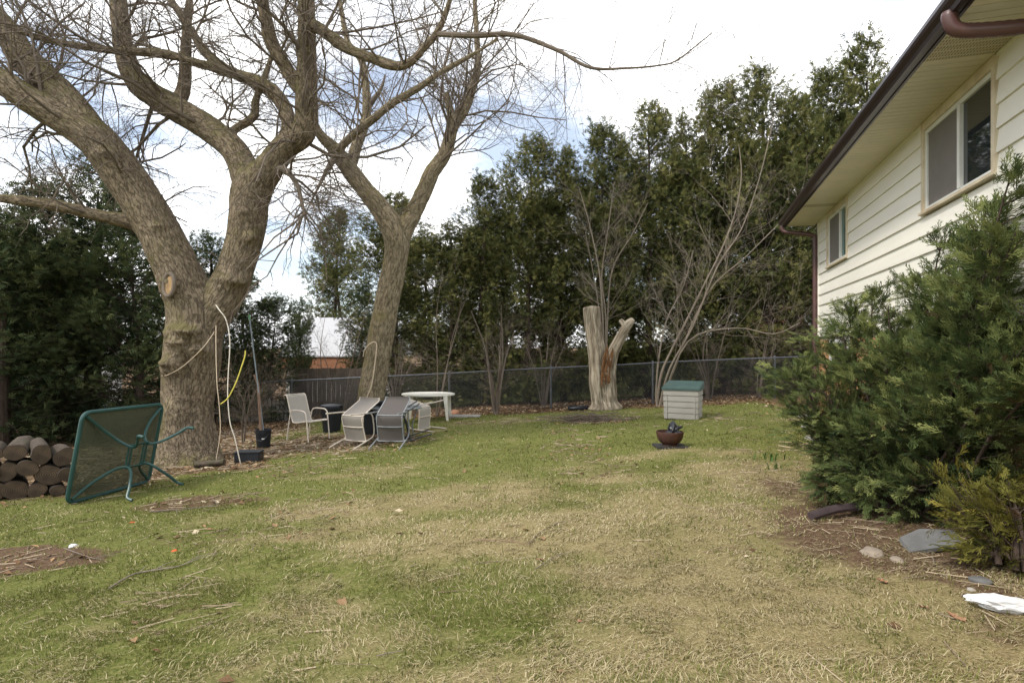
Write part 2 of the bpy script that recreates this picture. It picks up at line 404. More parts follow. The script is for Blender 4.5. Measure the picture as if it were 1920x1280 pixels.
# vented soffit: rows of fine punched holes
t = NT('vented_soffit'); v = t.coord('Object')
wv = t.node('ShaderNodeTexWave', wave_type='BANDS', bands_direction='Y'); wv.inputs['Scale'].default_value = 14; t.l.new(v, wv.inputs[0])
wx = t.node('ShaderNodeTexWave', wave_type='BANDS', bands_direction='X'); wx.inputs['Scale'].default_value = 6; t.l.new(v, wx.inputs[0])
hole = t.math('MULTIPLY', t.ramp(wv.outputs['Fac'], [(0.45, 0.0), (0.6, 1.0)]), t.ramp(wx.outputs['Fac'], [(0.2, 0.0), (0.35, 1.0)]))
t.color(t.mix(t.math('MULTIPLY', hole, 0.75), (0.52, 0.46, 0.31), (0.08, 0.06, 0.035))); t.rough(0.5); M['soffit_vent'] = t.m
# ------------------------------------------------------------------ ground
def blob(x, y, cx, cy, rx, ry, seed=0, edge=0.55):
    d = np.sqrt(((x - cx) / rx) ** 2 + ((y - cy) / ry) ** 2)
    n = fbm(x * 1.7, y * 1.7, None, 4, seed + 31) - 0.5
    return sstep(1.0 + edge / 2, 1.0 - edge, d + n * 1.1)
G = {k: gp(*v) for k, v in dict(soil=(55, 1052), scrape=(360, 942), juniper=(1760, 1060), chairs=(600, 835), maple=(330, 880), heap=(1105, 788)).items()}
def m_dirt(x, y):
    a = blob(x, y, G['soil'].x - 0.35, G['soil'].y, 0.95, 0.42, 1, 0.3)
    a = np.maximum(a, 0.75 * blob(x, y, G['scrape'].x, G['scrape'].y, 0.9, 0.42, 2))
    a = np.maximum(a, 0.62 * blob(x, y, G['chairs'].x, G['chairs'].y + .3, 1.9, 1.7, 3))
    a = np.maximum(a, 0.8 * blob(x, y, G['juniper'].x + .25, G['juniper'].y + .9, 1.0, 2.1, 4))
    a = np.maximum(a, 0.35 * sstep(0.60, 0.70, fbm(x * 0.9 + 4, y * 0.9, None, 4, 66)))
    return a
def m_litter(x, y):
    a = sstep(15.7, 16.6, y + 1.4 * (fbm(x * .7, y * .7, None, 3, 9) - .5) + 0.02 * x) * sstep(20.5, 18.2, y) * sstep(-5, -3, x)
    a = np.maximum(a, sstep(-4.8, -6.3, x + 1.5 * (fbm(x * .6, y * .6, None, 3, 12) - .5)) * sstep(7.3, 8.3, y + 0.25 * (x + 6)))
    a = np.maximum(a, 0.9 * blob(x, y, G['maple'].x + .2, G['maple'].y + .9, 1.7, 1.7, 14))
    a = np.maximum(a, 0.5 * blob(x, y, G['chairs'].x, G['chairs'].y + .4, 2.3, 1.7, 15))
    a = np.maximum(a, 0.6 * blob(x, y, G['heap'].x, G['heap'].y, 1.0, 0.7, 16))
    a = np.maximum(a, sstep(6.2, 7.6, x) * sstep(13.5, 14.5, y))
    return a
def m_straw(x, y):
    n = fbm(x * 0.5 + 9, y * 0.8, None, 5, 21)
    n2 = fbm(x * 1.5, y * 2.2, None, 4, 40)
    bias = 0.10 * sstep(8.8, 6.4, y) * sstep(-3.5, 0, x) - 0.04 - 0.13 * sstep(-0.6, -3.4, x) * sstep(8.5, 7.0, y) - 0.10 * sstep(8.5, 9.5, y) * sstep(-9, -1, x)
    return sstep(0.34, 0.68, n * 0.5 + n2 * 0.5 + bias)
ax = np.concatenate([-np.geomspace(700, 15.6, 24), np.arange(-15, 15.01, 0.125), np.geomspace(15.6, 700, 24)])
ay = np.concatenate([-np.geomspace(300, 1.2, 18), np.arange(-0.9, 20.01, 0.125), np.geomspace(20.6, 1500, 34)])
XX, YY = np.meshgrid(ax, ay)
xx, yy = XX.ravel(), YY.ravel()
near = sstep(60, 25, np.hypot(xx, yy))
zz = gz(xx, yy) + near * (0.035 * (fbm(xx * 3, yy * 3, None, 3, 8) - 0.5) + 0.02 * (vnoise(xx * 9, yy * 9, None, 3) - .5))
nx, ny = len(ax), len(ay)
ii = (np.arange(ny - 1)[:, None] * nx + np.arange(nx - 1)[None, :]).ravel()
quads = np.stack([ii, ii + 1, ii + nx + 1, ii + nx], 1)
t = NT('lawn_ground'); v = t.coord('Object')
n1 = t.noise(v, 38, 5, 0.7); n2 = t.noise(v, 9, 5, 0.65); n3 = t.noise(v, 120, 3, 0.7)
mp = t.node('ShaderNodeMapping'); mp.inputs['Scale'].default_value = (1, 2.2, 1); mp.inputs['Rotation'].default_value = (0, 0, 0.6); t.l.new(v, mp.inputs[0])
n4 = t.noise(mp.outputs[0], 60, 4, 0.7)
green = t.ramp(n1, [(0.3, (0.062, 0.078, 0.018)), (0.5, (0.135, 0.148, 0.038)), (0.7, (0.235, 0.22, 0.085))])
straw = t.ramp(n4, [(0.32, (0.13, 0.10, 0.045)), (0.5, (0.265, 0.215, 0.105)), (0.68, (0.43, 0.36, 0.20))])
soil = t.ramp(n1, [(0.3, (0.065, 0.040, 0.024)), (0.5, (0.125, 0.080, 0.050)), (0.72, (0.20, 0.135, 0.085))])
lit = t.ramp(n3, [(0.33, (0.045, 0.030, 0.018)), (0.5, (0.125, 0.078, 0.042)), (0.68, (0.25, 0.165, 0.095))])
wob = t.math('MULTIPLY', t.math('SUBTRACT', n2, 0.5), 1.1)
def edge(nm, lo, hi): return t.ramp(t.math('ADD', t.attr(nm), wob), [(lo, 0.0), (hi, 1.0)])
c = t.mix(edge('straw', 0.1, 0.95), green, straw)
c = t.mix(edge('dirt', 0.30, 0.65), c, soil)
c = t.mix(edge('litter', 0.32, 0.62), c, lit)
t.color(c); t.rough(0.95, 0.1); t.bump(t.math('ADD', n1, t.math('MULTIPLY', n3, 0.5)), 0.9, 0.02)
M['ground'] = t.m
ground = npmesh('lawn', np.stack([xx, yy, zz], 1), quads, M['ground'], None,
    {'straw': ('FLOAT', m_straw(xx, yy)), 'dirt': ('FLOAT', m_dirt(xx, yy)), 'litter': ('FLOAT', m_litter(xx, yy))}, smooth=True)
structure(ground)
# height of the built sheet (bilinear), so that what stands on it touches it
ZG = zz.reshape(ny, nx)
def sheet(x, y):
    x = np.asarray(x, float); y = np.asarray(y, float)
    i = np.clip(np.searchsorted(ax, x) - 1, 0, nx - 2); j = np.clip(np.searchsorted(ay, y) - 1, 0, ny - 2)
    fx = (x - ax[i]) / (ax[i + 1] - ax[i]); fy = (y - ay[j]) / (ay[j + 1] - ay[j])
    return (ZG[j, i] * (1 - fx) + ZG[j, i + 1] * fx) * (1 - fy) + (ZG[j + 1, i] * (1 - fx) + ZG[j + 1, i + 1] * fx) * fy
def sh(x, y): return float(sheet(np.array([x]), np.array([y]))[0])
def gpt(px, py):
    p = gp(px, py); p.z = sh(p.x, p.y); return p

# ------------------------------------------------------------------ grass blades (nobody could count them)
def grass():
    P = []
    for y0, y1, dens, ws in ((2.0, 4.4, 6200, 1.0), (4.4, 7.0, 2700, 1.35), (7.0, 10.5, 950, 1.8), (10.5, 16.6, 320, 2.7)):
        area = (1.15 * (y1 ** 2 - y0 ** 2)) + 2.6 * (y1 - y0)
        n = int(area * dens)
        y = np.sqrt(RNG.uniform(y0 ** 2, y1 ** 2, n)); x = RNG.uniform(-1, 1, n) * (1.15 * y + 1.3)
        P.append(np.stack([x, y, np.full(n, ws)], 1))
    P = np.concatenate(P); x, y, ws = P.T
    st, di, li = m_straw(x, y), m_dirt(x, y), m_litter(x, y)
    clump = fbm(x * 6, y * 6, None, 2, 77)
    house = (6.076 - x) - 0.302 * (11.4 - y) > 0.25                       # not under the house
    keep = (RNG.random(len(x)) < (0.25 + 1.1 * sstep(0.3, 0.65, clump)) * (1 - 0.85 * di) * (1 - 0.88 * li)) & house
    x, y, ws, st, clump = x[keep], y[keep], ws[keep], st[keep], clump[keep]
    n = len(x)
    dead = RNG.random(n) < (0.13 + 0.60 * st) * (0.6 + 0.8 * fbm(x * 4, y * 4, None, 2, 55))
    L = np.where(dead, RNG.uniform(0.02, 0.068, n), RNG.uniform(0.018, 0.05, n)) * (0.85 + 0.15 * ws)
    lean = np.where(dead, RNG.uniform(1.05, 1.52, n), RNG.uniform(0.2, 1.15, n))
    swirl = 2 * math.pi * fbm(x * 0.9, y * 0.9, None, 2, 91) * 2
    az = swirl + RNG.normal(0, 1.1, n)
    w = np.where(dead, 0.0018, 0.0019) * ws * RNG.uniform(0.7, 1.4, n)
    d = np.stack([np.cos(az) * np.sin(lean), np.sin(az) * np.sin(lean), np.cos(lean)], 1)
    sd_ = np.stack([-np.sin(az), np.cos(az), np.zeros(n)], 1)
    b = np.stack([x, y, sheet(x, y) - 0.002 + np.where(dead, RNG.uniform(0, 0.016, n), 0)], 1)
    mid = b + d * (L * 0.55)[:, None]; mid[:, 2] += 0.004
    lift = np.where(dead, -0.006, 0.0)
    tip = b + d * L[:, None] + np.stack([np.cos(az) * L * 0.12, np.sin(az) * L * 0.12, lift], 1)
    tip[:, 2] = np.maximum(tip[:, 2], b[:, 2] + 0.002)
    W = sd_ * w[:, None]
    V = np.stack([b - W, b + W, mid - W * .8, mid + W * .8, tip], 1).reshape(-1, 3)
    k = np.arange(n)[:, None] * 5
    F_ = np.concatenate([k + [0, 1, 3], k + [0, 3, 2], k + [2, 3, 4]])
    r = RNG.random((n, 1))
    cd = np.array([[0.255, 0.20, 0.095]]) * (1 - r) + np.array([[0.56, 0.485, 0.31]]) * r
    cg = np.array([[0.082, 0.104, 0.022]]) * (1 - r) + np.array([[0.225, 0.228, 0.068]]) * r
    c = np.where(dead[:, None], cd, cg)
    c = np.concatenate([c, np.ones((n, 1))], 1)
    o = npmesh('grass', V, F_, M['grass'], None, {'col': ('FLOAT_COLOR', np.repeat(c, 5, 0))})
    stuff(tag(o, 'short patchy green and straw coloured grass all over the lawn', 'grass'))
    print('grass blades', n)
grass()

# ------------------------------------------------------------------ fallen leaves (stuff) : small curled quads
def leaf_litter():
    n0 = 45000
    y = np.sqrt(RNG.uniform(2.6 ** 2, 21 ** 2, n0 * 2)); x = RNG.uniform(-1, 1, n0 * 2) * (1.2 * y + 0.8)
    m = m_litter(x, y) + 0.4 * m_dirt(x, y) * (x < 2.0) + 0.012
    k = RNG.random(len(x)) < m * np.clip(y / 15, 0.25, 1)
    k &= (6.076 - x) - 0.302 * (11.4 - y) > 0.3
    x, y = x[k], y[k]; n = len(x)
    s = RNG.uniform(0.018, 0.05, n); a = RNG.uniform(0, 6.28, n); t1 = RNG.uniform(-.6, .6, n); t2 = RNG.uniform(-.5, .9, n)
    ca, sa = np.cos(a), np.sin(a)
    u = np.stack([ca, sa, t1], 1) * s[:, None]; w = np.stack([-sa, ca, t2 * .5], 1) * (s * RNG.uniform(.4, .8, n))[:, None]
    z = sheet(x, y) + 0.008
    c = np.stack([x, y, z], 1); up = np.array([[0, 0, 1.0]]) * (s * RNG.uniform(.1, .5, n))[:, None]
    V = np.stack([c - u, c - w + up, c + u, c + w + up * .6], 1).reshape(-1, 3)
    q = np.arange(n)[:, None] * 4
    F_ = np.concatenate([q + [0, 1, 2], q + [0, 2, 3]])
    r = RNG.random((n, 1)); r2 = RNG.random((n, 1))
    col = np.array([[0.10, 0.055, 0.03]]) * (1 - r) + np.array([[0.36, 0.23, 0.125]]) * r
    col = np.where(r2 < 0.15, np.array([[0.48, 0.40, 0.28]]), col)
    col = np.concatenate([col, np.ones((n, 1))], 1)
    o = npmesh('leaf_litter', V, F_, M['litter'], None, {'col': ('FLOAT_COLOR', np.repeat(col, 4, 0))})
    stuff(tag(o, 'brown dry fallen leaves strewn along the fence and under the trees', 'leaves'))
    # fine dead twigs and stalks lying about
    n = 5200
    y = np.sqrt(RNG.uniform(2.6 ** 2, 15 ** 2, n * 4)); x = RNG.uniform(-1, 1, n * 4) * y
    k = RNG.random(len(x)) < (m_litter(x, y) * 0.8 + 0.6 * m_dirt(x, y) + 0.02); k &= (6.076 - x) - 0.302 * (11.4 - y) > 0.3
    x, y = x[k][:n], y[k][:n]; n = len(x); a = RNG.uniform(0, 6.28, n); L = RNG.uniform(0.05, 0.28, n); r_ = RNG.uniform(.0015, .004, n) * np.clip(y / 6, 1, 2.2)
    d = np.stack([np.cos(a) * L, np.sin(a) * L, np.zeros(n)], 1); s_ = np.stack([-np.sin(a), np.cos(a), np.zeros(n)], 1) * r_[:, None]
    b = np.stack([x, y, sheet(x, y) + .008], 1); e = b + d; e[:, 2] = sheet(e[:, 0], e[:, 1]) + .012
    upv = np.array([[0, 0, 1.0]]) * r_[:, None] * 1.6
    V = np.stack([b - s_, b + s_, b + upv, e - s_, e + s_, e + upv], 1).reshape(-1, 3)
    q = np.arange(n)[:, None] * 6
    F_ = np.concatenate([q + [0, 3, 5, 2], q + [1, 2, 5, 4]])
    r = RNG.random((n, 1)); col = np.array([[0.12, 0.085, 0.06]]) * (1 - r) + np.array([[0.40, 0.32, 0.22]]) * r
    o = npmesh('twig_litter', V, F_, M['litter'], None, {'col': ('FLOAT_COLOR', np.repeat(np.concatenate([col, np.ones((n, 1))], 1), 6, 0))})
    stuff(tag(o, 'fine broken twigs and stalks scattered over bare soil', 'twigs'))
leaf_litter()

# ------------------------------------------------------------------ the house on the right
HX, HY_, HD = 6.076, 11.4, (0.289, 0.957)                     # far corner, and the direction its wall runs away in
house = thing('house', 'cream sided house with brown gutter at the right edge', 'house', (HX, HY_, 0), math.atan2(-HD[1], -HD[0]))
WLEN, WTOP, WBOT, COURSE, OVER, DEEP = 12.5, 4.07, 1.81, 0.2035, 0.56, 8.5
GROUND = -0.6
W1, W2 = (0.78, 2.18), (5.26, 6.85)                            # the two upper windows (along the wall)
WZ0 = 3.08
# core walls
MB().box(0.03, WLEN, 0.03, DEEP, 1.6, WTOP + 0.2).build('inner_wall', M['white_wall'], house)
MB().box(0.02, WLEN, 0.022, DEEP, GROUND, 1.8).build('foundation_wall', M['mortar'], house)
def board(x0, x1, z0, z1, parent):
    v = [(x0, 0.028, z0), (x1, 0.028, z0), (x0, -0.024, z0), (x1, -0.024, z0), (x0, -0.022, z0 + .03), (x1, -0.022, z0 + .03),
         (x0, -0.002, z1), (x1, -0.002, z1), (x0, 0.028, z1), (x1, 0.028, z1)]
    f = [(0, 2, 3, 1), (2, 4, 5, 3), (4, 6, 7, 5), (6, 8, 9, 7), (0, 1, 9, 8), (0, 8, 6, 4, 2), (1, 3, 5, 7, 9)]
    MB().add(v, f).build('siding_board', M['siding'], parent)
k = 0
while WBOT + k * COURSE < WTOP - 0.01:
    z0 = WBOT + k * COURSE; z1 = min(z0 + COURSE + 0.001, WTOP)
    if z1 <= WZ0 + 0.01: spans = [(0.055, WLEN)]
    else: spans = [(0.055, W1[0] - 0.001), (W1[1] + 0.001, W2[0] - 0.001), (W2[1] + 0.001, WLEN)]
    for s0, s1 in spans: board(s0, s1, z0, z1 - 0.0012, house)
    k += 1
# the course that the window sills cut into is closed below the sill
MB().box(0.0, 0.054, -0.032, 0.028, WBOT - .004, WTOP).build('corner_trim', M['siding'], house)
def window(s0, s1, split, left_mat, right_mat):
    w = MB()
    t_ = 0.06
    w.box(s0, s0 + t_, -0.034, 0.03, WZ0, WTOP - .004); w.box(s1 - t_, s1, -0.034, 0.03, WZ0, WTOP - .004)
    w.box(s0 + t_, s1 - t_, -0.034, 0.03, WTOP - .10, WTOP - .004)
    win = w.build('window', M['trim'], house)
    MB().box(s0 - 0.012, s1 + 0.012, -0.058, 0.02, WZ0 - 0.028, WZ0 - .0015).build('sill', M['trim'], win)
    fr = MB(); a, b = s0 + t_ + .001, s1 - t_ - .001; z0, z1 = WZ0 + .001, WTOP - .102
    fr.box(a, a + .045, -.012, .028, z0, z1); fr.box(b - .045, b, -.012, .028, z0, z1)
    fr.box(a + .045, b - .045, -.012, .028, z0, z0 + .045); fr.box(a + .045, b - .045, -.012, .028, z1 - .045, z1)
    fr.build('frame', M['white_frame'], win)
    MB().box(split - .03, split + .03, -.020, .012, z0 + .046, z1 - .046).build('mullion', M['white_frame'], win)
    MB().box(a + .046, split - .031, .004, .010, z0 + .046, z1 - .046).build('pane', left_mat, win)
    MB().box(split + .031, b - .046, .012, .018, z0 + .046, z1 - .046).build('pane', right_mat, win)
    return win
window(*W1, 1.67, M['screen'], M['teal_glass'])
window(*W2, 6.14, M['screen'], M['glass'])
# basement window in the brick
BW = (0.98, 2.25, 1.12, 1.74)
bw = MB(); bw.box(BW[0], BW[1], -.03, .03, BW[3] - .07, BW[3]); bw.box(BW[0], BW[1], -.045, .03, BW[2], BW[2] + .06)
bw.box(BW[0], BW[0] + .07, -.03, .03, BW[2] + .061, BW[3] - .071); bw.box(BW[1] - .07, BW[1], -.03, .03, BW[2] + .061, BW[3] - .071)
bwo = bw.build('basement_window', M['white_frame'], house)
MB().box(BW[0] + .071, BW[1] - .071, .0, .008, BW[2] + .061, BW[3] - .071).build('pane', M['screen'], bwo)
# bricks: the ones by the far corner one by one, the rest behind the juniper joined
brick_me = None; rest = MB()
nco = int((WBOT - .006 - (-0.05)) / 0.075)
for c_ in range(nco):
    z0 = -0.05 + c_ * 0.075
    x0 = 0.004 - (0.1075 if c_ % 2 else 0)
    while x0 < WLEN - .2:
        a = max(x0, 0.004); b = x0 + 0.205
        hit = b > BW[0] - .005 and a < BW[1] + .005 and z0 + .065 > BW[2] - .005 and z0 < BW[3] + .005
        if not hit and b - a > .03:
            if b < 2.4 and z0 > 0.0:
                if b - a > .2 and brick_me is not None:
                    o = bpy.data.objects.new('brick', brick_me); COL.objects.link(o); o.parent = house
                else:
                    o = MB().box(0, b - a, 0, .03, 0, .065).build('brick', M['brick'], house)
                    if b - a > .2: brick_me = o.data
                o.location = (a, -.003 + random.uniform(-.002, .002), z0)
            else: rest.box(a, b, -.003, .03, z0, z0 + .065)
        x0 += 0.215
stuff(rest.build('brickwork', M['brick'], house))
# soffit: one ribbed panel after another
PW = 0.21; s0 = -0.28; i = 0
while s0 < WLEN:
    vent = (6.85 < s0 + .1 < 7.35) or (1.3 < s0 + .1 < 1.52) or (10.5 < s0 + .1 < 11)
    p = MB(); e = 0.004
    for a, b in ((s0 + e, s0 + PW / 2 - .003), (s0 + PW / 2 + .003, s0 + PW - e)):
        p.box(a, b, -OVER + .002, -.025, WTOP + .002, WTOP + .010)
    p.box(s0 + e, s0 + PW - e, -OVER + .002, -.025, WTOP + .0105, WTOP + .016)
    p.build('soffit_panel', M['soffit_vent'] if vent else M['soffit'], house)
    s0 += PW
MB().box(-0.28, WLEN, -OVER + .004, DEEP, WTOP + .03, WTOP + .05).build('eave_deck', M['gutter'], house)
MB().box(-0.30, WLEN, -OVER - .022, -OVER, WTOP - .012, WTOP + .15).build('fascia', M['gutter'], house)
prof = [(-.023, .0), (-.085, .0), (-.095, .03), (-.125, .06), (-.135, .085), (-.135, .118), (-.128, .122), (-.128, .105), (-.122, .09), (-.09, .045), (-.08, .012), (-.03, .012), (-.030, .125), (-.023, .125)]
g = MB(); v = []; n = len(prof)
for x in (-0.31, WLEN): v += [(x, -OVER + a, WTOP + b) for a, b in prof]
f = [(k, (k + 1) % n, n + (k + 1) % n, n + k) for k in range(n)]
g.add(v, f); gut = g.build('gutter', M['gutter'], house)
MB().add([(-0.312, -OVER + a, WTOP + b) for a, b in prof[:6]] + [(-0.312, -OVER - .023, WTOP + .12)], [tuple(range(7))]).build('end_cap', M['gutter'], gut)
# roof: low hip
rx0, ry0, rz = -0.33, -OVER - .06, WTOP + .125
rv = [(rx0, ry0, rz), (WLEN + .3, ry0, rz), (WLEN + .3, DEEP + .6, rz), (rx0, DEEP + .6, rz),
      (rx0 + 4.4, (ry0 + DEEP + .6) / 2, rz + 1.7), (WLEN - 3.5, (ry0 + DEEP + .6) / 2, rz + 1.7)]
rv += [(a, b, c - .03) for a, b, c in rv[:4]]
MB().add(rv, [(0, 1, 5, 4), (1, 2, 5), (2, 3, 4, 5), (3, 0, 4), (0, 6, 7, 1), (1, 7, 8, 2), (2, 8, 9, 3), (3, 9, 6, 0), (6, 9, 8, 7)]).build('roof', M['shingle'], house)
# downspouts
ds = MB().tube(smooth_path([(-0.20, -OVER - .08, WTOP + .01), (-0.20, -OVER - .075, WTOP - .06), (-0.17, -OVER + .0, WTOP - .125), (-0.02, -.20, WTOP - .22), (0.01, -.10, WTOP - .27), (0.015, -.075, WTOP - .36), (0.015, -.075, 2.5), (0.015, -.075, 0.28)], 5), .043, 10)
ds.build('downspout', M['downpipe'], house, True)
x = 7.62
path = smooth_path([(x, -OVER - .08, WTOP + .02), (x, -OVER - .08, WTOP - .03), (x, -OVER - .045, WTOP - .105), (x + .02, -OVER + .05, WTOP - .145), (x + .10, -.30, WTOP - .20), (x + .16, -.12, WTOP - .24), (x + .17, -.07, WTOP - .32), (x + .17, -.07, 2.6), (x + .17, -.07, .3)], 8)
rad = [.052 + (0.003 if (i % 2 and 4 < i < 34) else 0) for i in range(len(path))]
MB().tube(path, rad, 12).build('downspout', M['downpipe'], house, True)
# ------------------------------------------------------------------ trees: solid limbs, twigs, foliage
def px_limb(rows, n=6):
    """rows of (px, py, width px, distance) -> smoothed rows of x, y, z, radius"""
    out = []
    for px, py, w, Y in rows:
        p = at(px, py, Y); out.append((p.x, p.y, p.z, w / 2 / FPX * Y))
    return smooth_path(out, n)
WK = 1.0
def solid_limbs(name, limbs, mat, parent, voxel=0.03, burls=(), ridge=0.02, a=1 / 0.026, b=1 / 0.075, origin=(0, 0, 0), lump=0.0, it=4):
    mb = MB()
    for L in limbs: mb.tube(L[:, :3], list(np.maximum(L[:, 3], voxel * 1.05)), 14)
    me = bpy.data.meshes.new('tmp'); me.from_pydata(mb.v, [], mb.f); ob = bpy.data.objects.new('tmp', me); COL.objects.link(ob)
    md = ob.modifiers.new('r', 'REMESH'); md.mode = 'VOXEL'; md.voxel_size = voxel
    ms = ob.modifiers.new('s', 'SMOOTH'); ms.factor = 0.5; ms.iterations = it
    dg = bpy.context.evaluated_depsgraph_get(); ev = ob.evaluated_get(dg); m2 = ev.to_mesh()
    m2.calc_loop_triangles()
    V = np.empty(len(m2.vertices) * 3, np.float32); m2.vertices.foreach_get('co', V); V = V.reshape(-1, 3).astype(float)
    N = np.empty(len(m2.vertices) * 3, np.float32); m2.vertices.foreach_get('normal', N); N = N.reshape(-1, 3)
    T = np.empty(len(m2.loop_triangles) * 3, np.int32); m2.loop_triangles.foreach_get('vertices', T); T = T.reshape(-1, 3)
    ev.to_mesh_clear(); bpy.data.objects.remove(ob); bpy.data.meshes.remove(me)
    A, B, RA, RB, S, REF, BIN, OFF = [], [], [], [], [], [], [], []
    for li, L in enumerate(limbs):
        ref = None; s = li * 3.7
        for i in range(len(L) - 1):
            t_ = L[i + 1, :3] - L[i, :3]; ln = np.linalg.norm(t_)
            if ln < 1e-6: continue
            t_ = t_ / ln
            if ref is None: ref = np.cross(t_, [0.3, 1, 0.2])
            ref = ref - t_ * ref.dot(t_); ref /= np.linalg.norm(ref)
            A.append(L[i, :3]); B.append(L[i + 1, :3]); RA.append(L[i, 3]); RB.append(L[i + 1, 3]); S.append((s, ln)); REF.append(ref.copy()); BIN.append(np.cross(t_, ref)); OFF.append(li)
            s += ln
    A, B, RA, RB, S, REF, BIN = map(np.array, (A, B, RA, RB, S, REF, BIN))
    best = np.full(len(V), 1e9); idx = np.zeros(len(V), int); tt = np.zeros(len(V))
    for k in range(len(A)):
        d = B[k] - A[k]; tk = np.clip((V - A[k]) @ d / (d @ d), 0, 1)
        q = np.linalg.norm(V - (A[k] + tk[:, None] * d), axis=1) - (RA[k] + (RB[k] - RA[k]) * tk)
        u = q < best; best[u] = q[u]; idx[u] = k; tt[u] = tk[u]
    C = A[idx] + tt[:, None] * (B[idx] - A[idx]); R = RA[idx] + (RB[idx] - RA[idx]) * tt
    Q = V - C; Q /= np.linalg.norm(Q, axis=1)[:, None] + 1e-9
    Rr = np.maximum(R, .05)
    bc = np.stack([(Q * REF[idx]).sum(1) * Rr * a, (Q * BIN[idx]).sum(1) * Rr * a, (S[idx, 0] + tt * S[idx, 1]) * b], 1)
    for (c, r, sq, amp_) in burls:
        dd = (V - np.array(c)) / (r * np.array(sq)); g_ = np.exp(-np.minimum((dd ** 2).sum(1), 30) * 1.3)
        wr = 0.35 + 1.3 * fbm(V[:, 0] * 9, V[:, 1] * 9, V[:, 2] * 9, 3, 19)
        V = V + (N * (amp_ * r * g_ * wr)[:, None])
    n1 = fbm(bc[:, 0] * .36, bc[:, 1] * .36, bc[:, 2] * .36, 3, 3); rg = 1 - np.abs(2 * n1 - 1) * 2.2
    n2 = fbm(V[:, 0] * 3.1, V[:, 1] * 3.1, V[:, 2] * 3.1, 3, 11) - 0.5
    amp = np.minimum(ridge, R * 0.09)
    V = V + N * (amp * rg + np.minimum(lump, R * .3) * n2 * 2)[:, None]
    return npmesh(name, V - np.array(origin), T, mat, parent, {'bark': ('FLOAT_VECTOR', bc)}, smooth=True)

def tubes_np(name, br, mat, parent, sides=3, origin=(0, 0, 0), bark_attr=False):
    """br: list of (points (K,3), r0, r1) -- all resampled to the same K"""
    K = 4 if sides == 3 else 5; P = []; R = []
    for pts, r0, r1 in br:
        pts = np.asarray(pts, float)
        if len(pts) != K:
            u = np.linspace(0, len(pts) - 1, K); i = np.minimum(u.astype(int), len(pts) - 2); f = (u - i)[:, None]
            pts = pts[i] * (1 - f) + pts[i + 1] * f
        P.append(pts); R.append(np.linspace(r0, r1, K))
    P = np.array(P) - np.array(origin); R = np.array(R); n = len(P)
    Tn = np.gradient(P, axis=1); Tn /= np.linalg.norm(Tn, axis=2)[:, :, None] + 1e-9
    ref = np.cross(Tn[:, K // 2], np.array([0.31, 0.22, 0.92])); ref /= np.linalg.norm(ref, axis=1)[:, None] + 1e-9
    ref = ref[:, None, :] - Tn * (ref[:, None, :] * Tn).sum(2)[:, :, None]; ref /= np.linalg.norm(ref, axis=2)[:, :, None] + 1e-9
    bi = np.cross(Tn, ref); V = []
    for k in range(sides):
        an = 2 * math.pi * k / sides
        V.append(P + (ref * math.cos(an) + bi * math.sin(an)) * R[:, :, None])
    V = np.stack(V, 2).reshape(-1, 3)                                   # n, K, sides
    base = np.arange(n)[:, None, None] * K * sides + np.arange(K - 1)[None, :, None] * sides
    k = np.arange(sides)[None, None, :]; k2 = (k + 1) % sides
    F_ = np.stack([base + k, base + k2, base + sides + k2, base + sides + k], 3).reshape(-1, 4)
    at_ = None
    return npmesh(name, V, F_, mat, parent, at_, smooth=True)

def grow(out, p, d, L, r, lvl, maxl, kids, wob=0.35, grav=0.0, spread=(0.5, 1.1), taper=0.4, shrink=0.55, rng=RNG):
    p = np.array(p, float); d = np.array(d, float); d /= np.linalg.norm(d) + 1e-9
    K = 5; pts = [p.copy()]; dirs = [d.copy()]
    for i in range(K - 1):
        d = d + rng.normal(0, wob / 2, 3); d[2] += grav; d /= np.linalg.norm(d)
        p = p + d * L / (K - 1); pts.append(p.copy()); dirs.append(d.copy())
    out[lvl].append((pts, r, max(r * taper, 0.0018)))
    if lvl < maxl:
        for c in range(kids[lvl]):
            t_ = rng.uniform(0.15, 1.0) * (K - 1); i = min(int(t_), K - 2); f = t_ - i
            q = pts[i] * (1 - f) + pts[i + 1] * f
            dd = dirs[i]; o = rng.normal(0, 1, 3); o -= dd * o.dot(dd); o /= np.linalg.norm(o) + 1e-9
            an = rng.uniform(*spread)
            grow(out, q, dd * math.cos(an) + o * math.sin(an), L * shrink * rng.uniform(0.6, 1.2), max(r * (1 - .5 * t_ / (K - 1)) * 0.55, 0.002), lvl + 1, maxl, kids, wob, grav, spread, taper, shrink, rng)

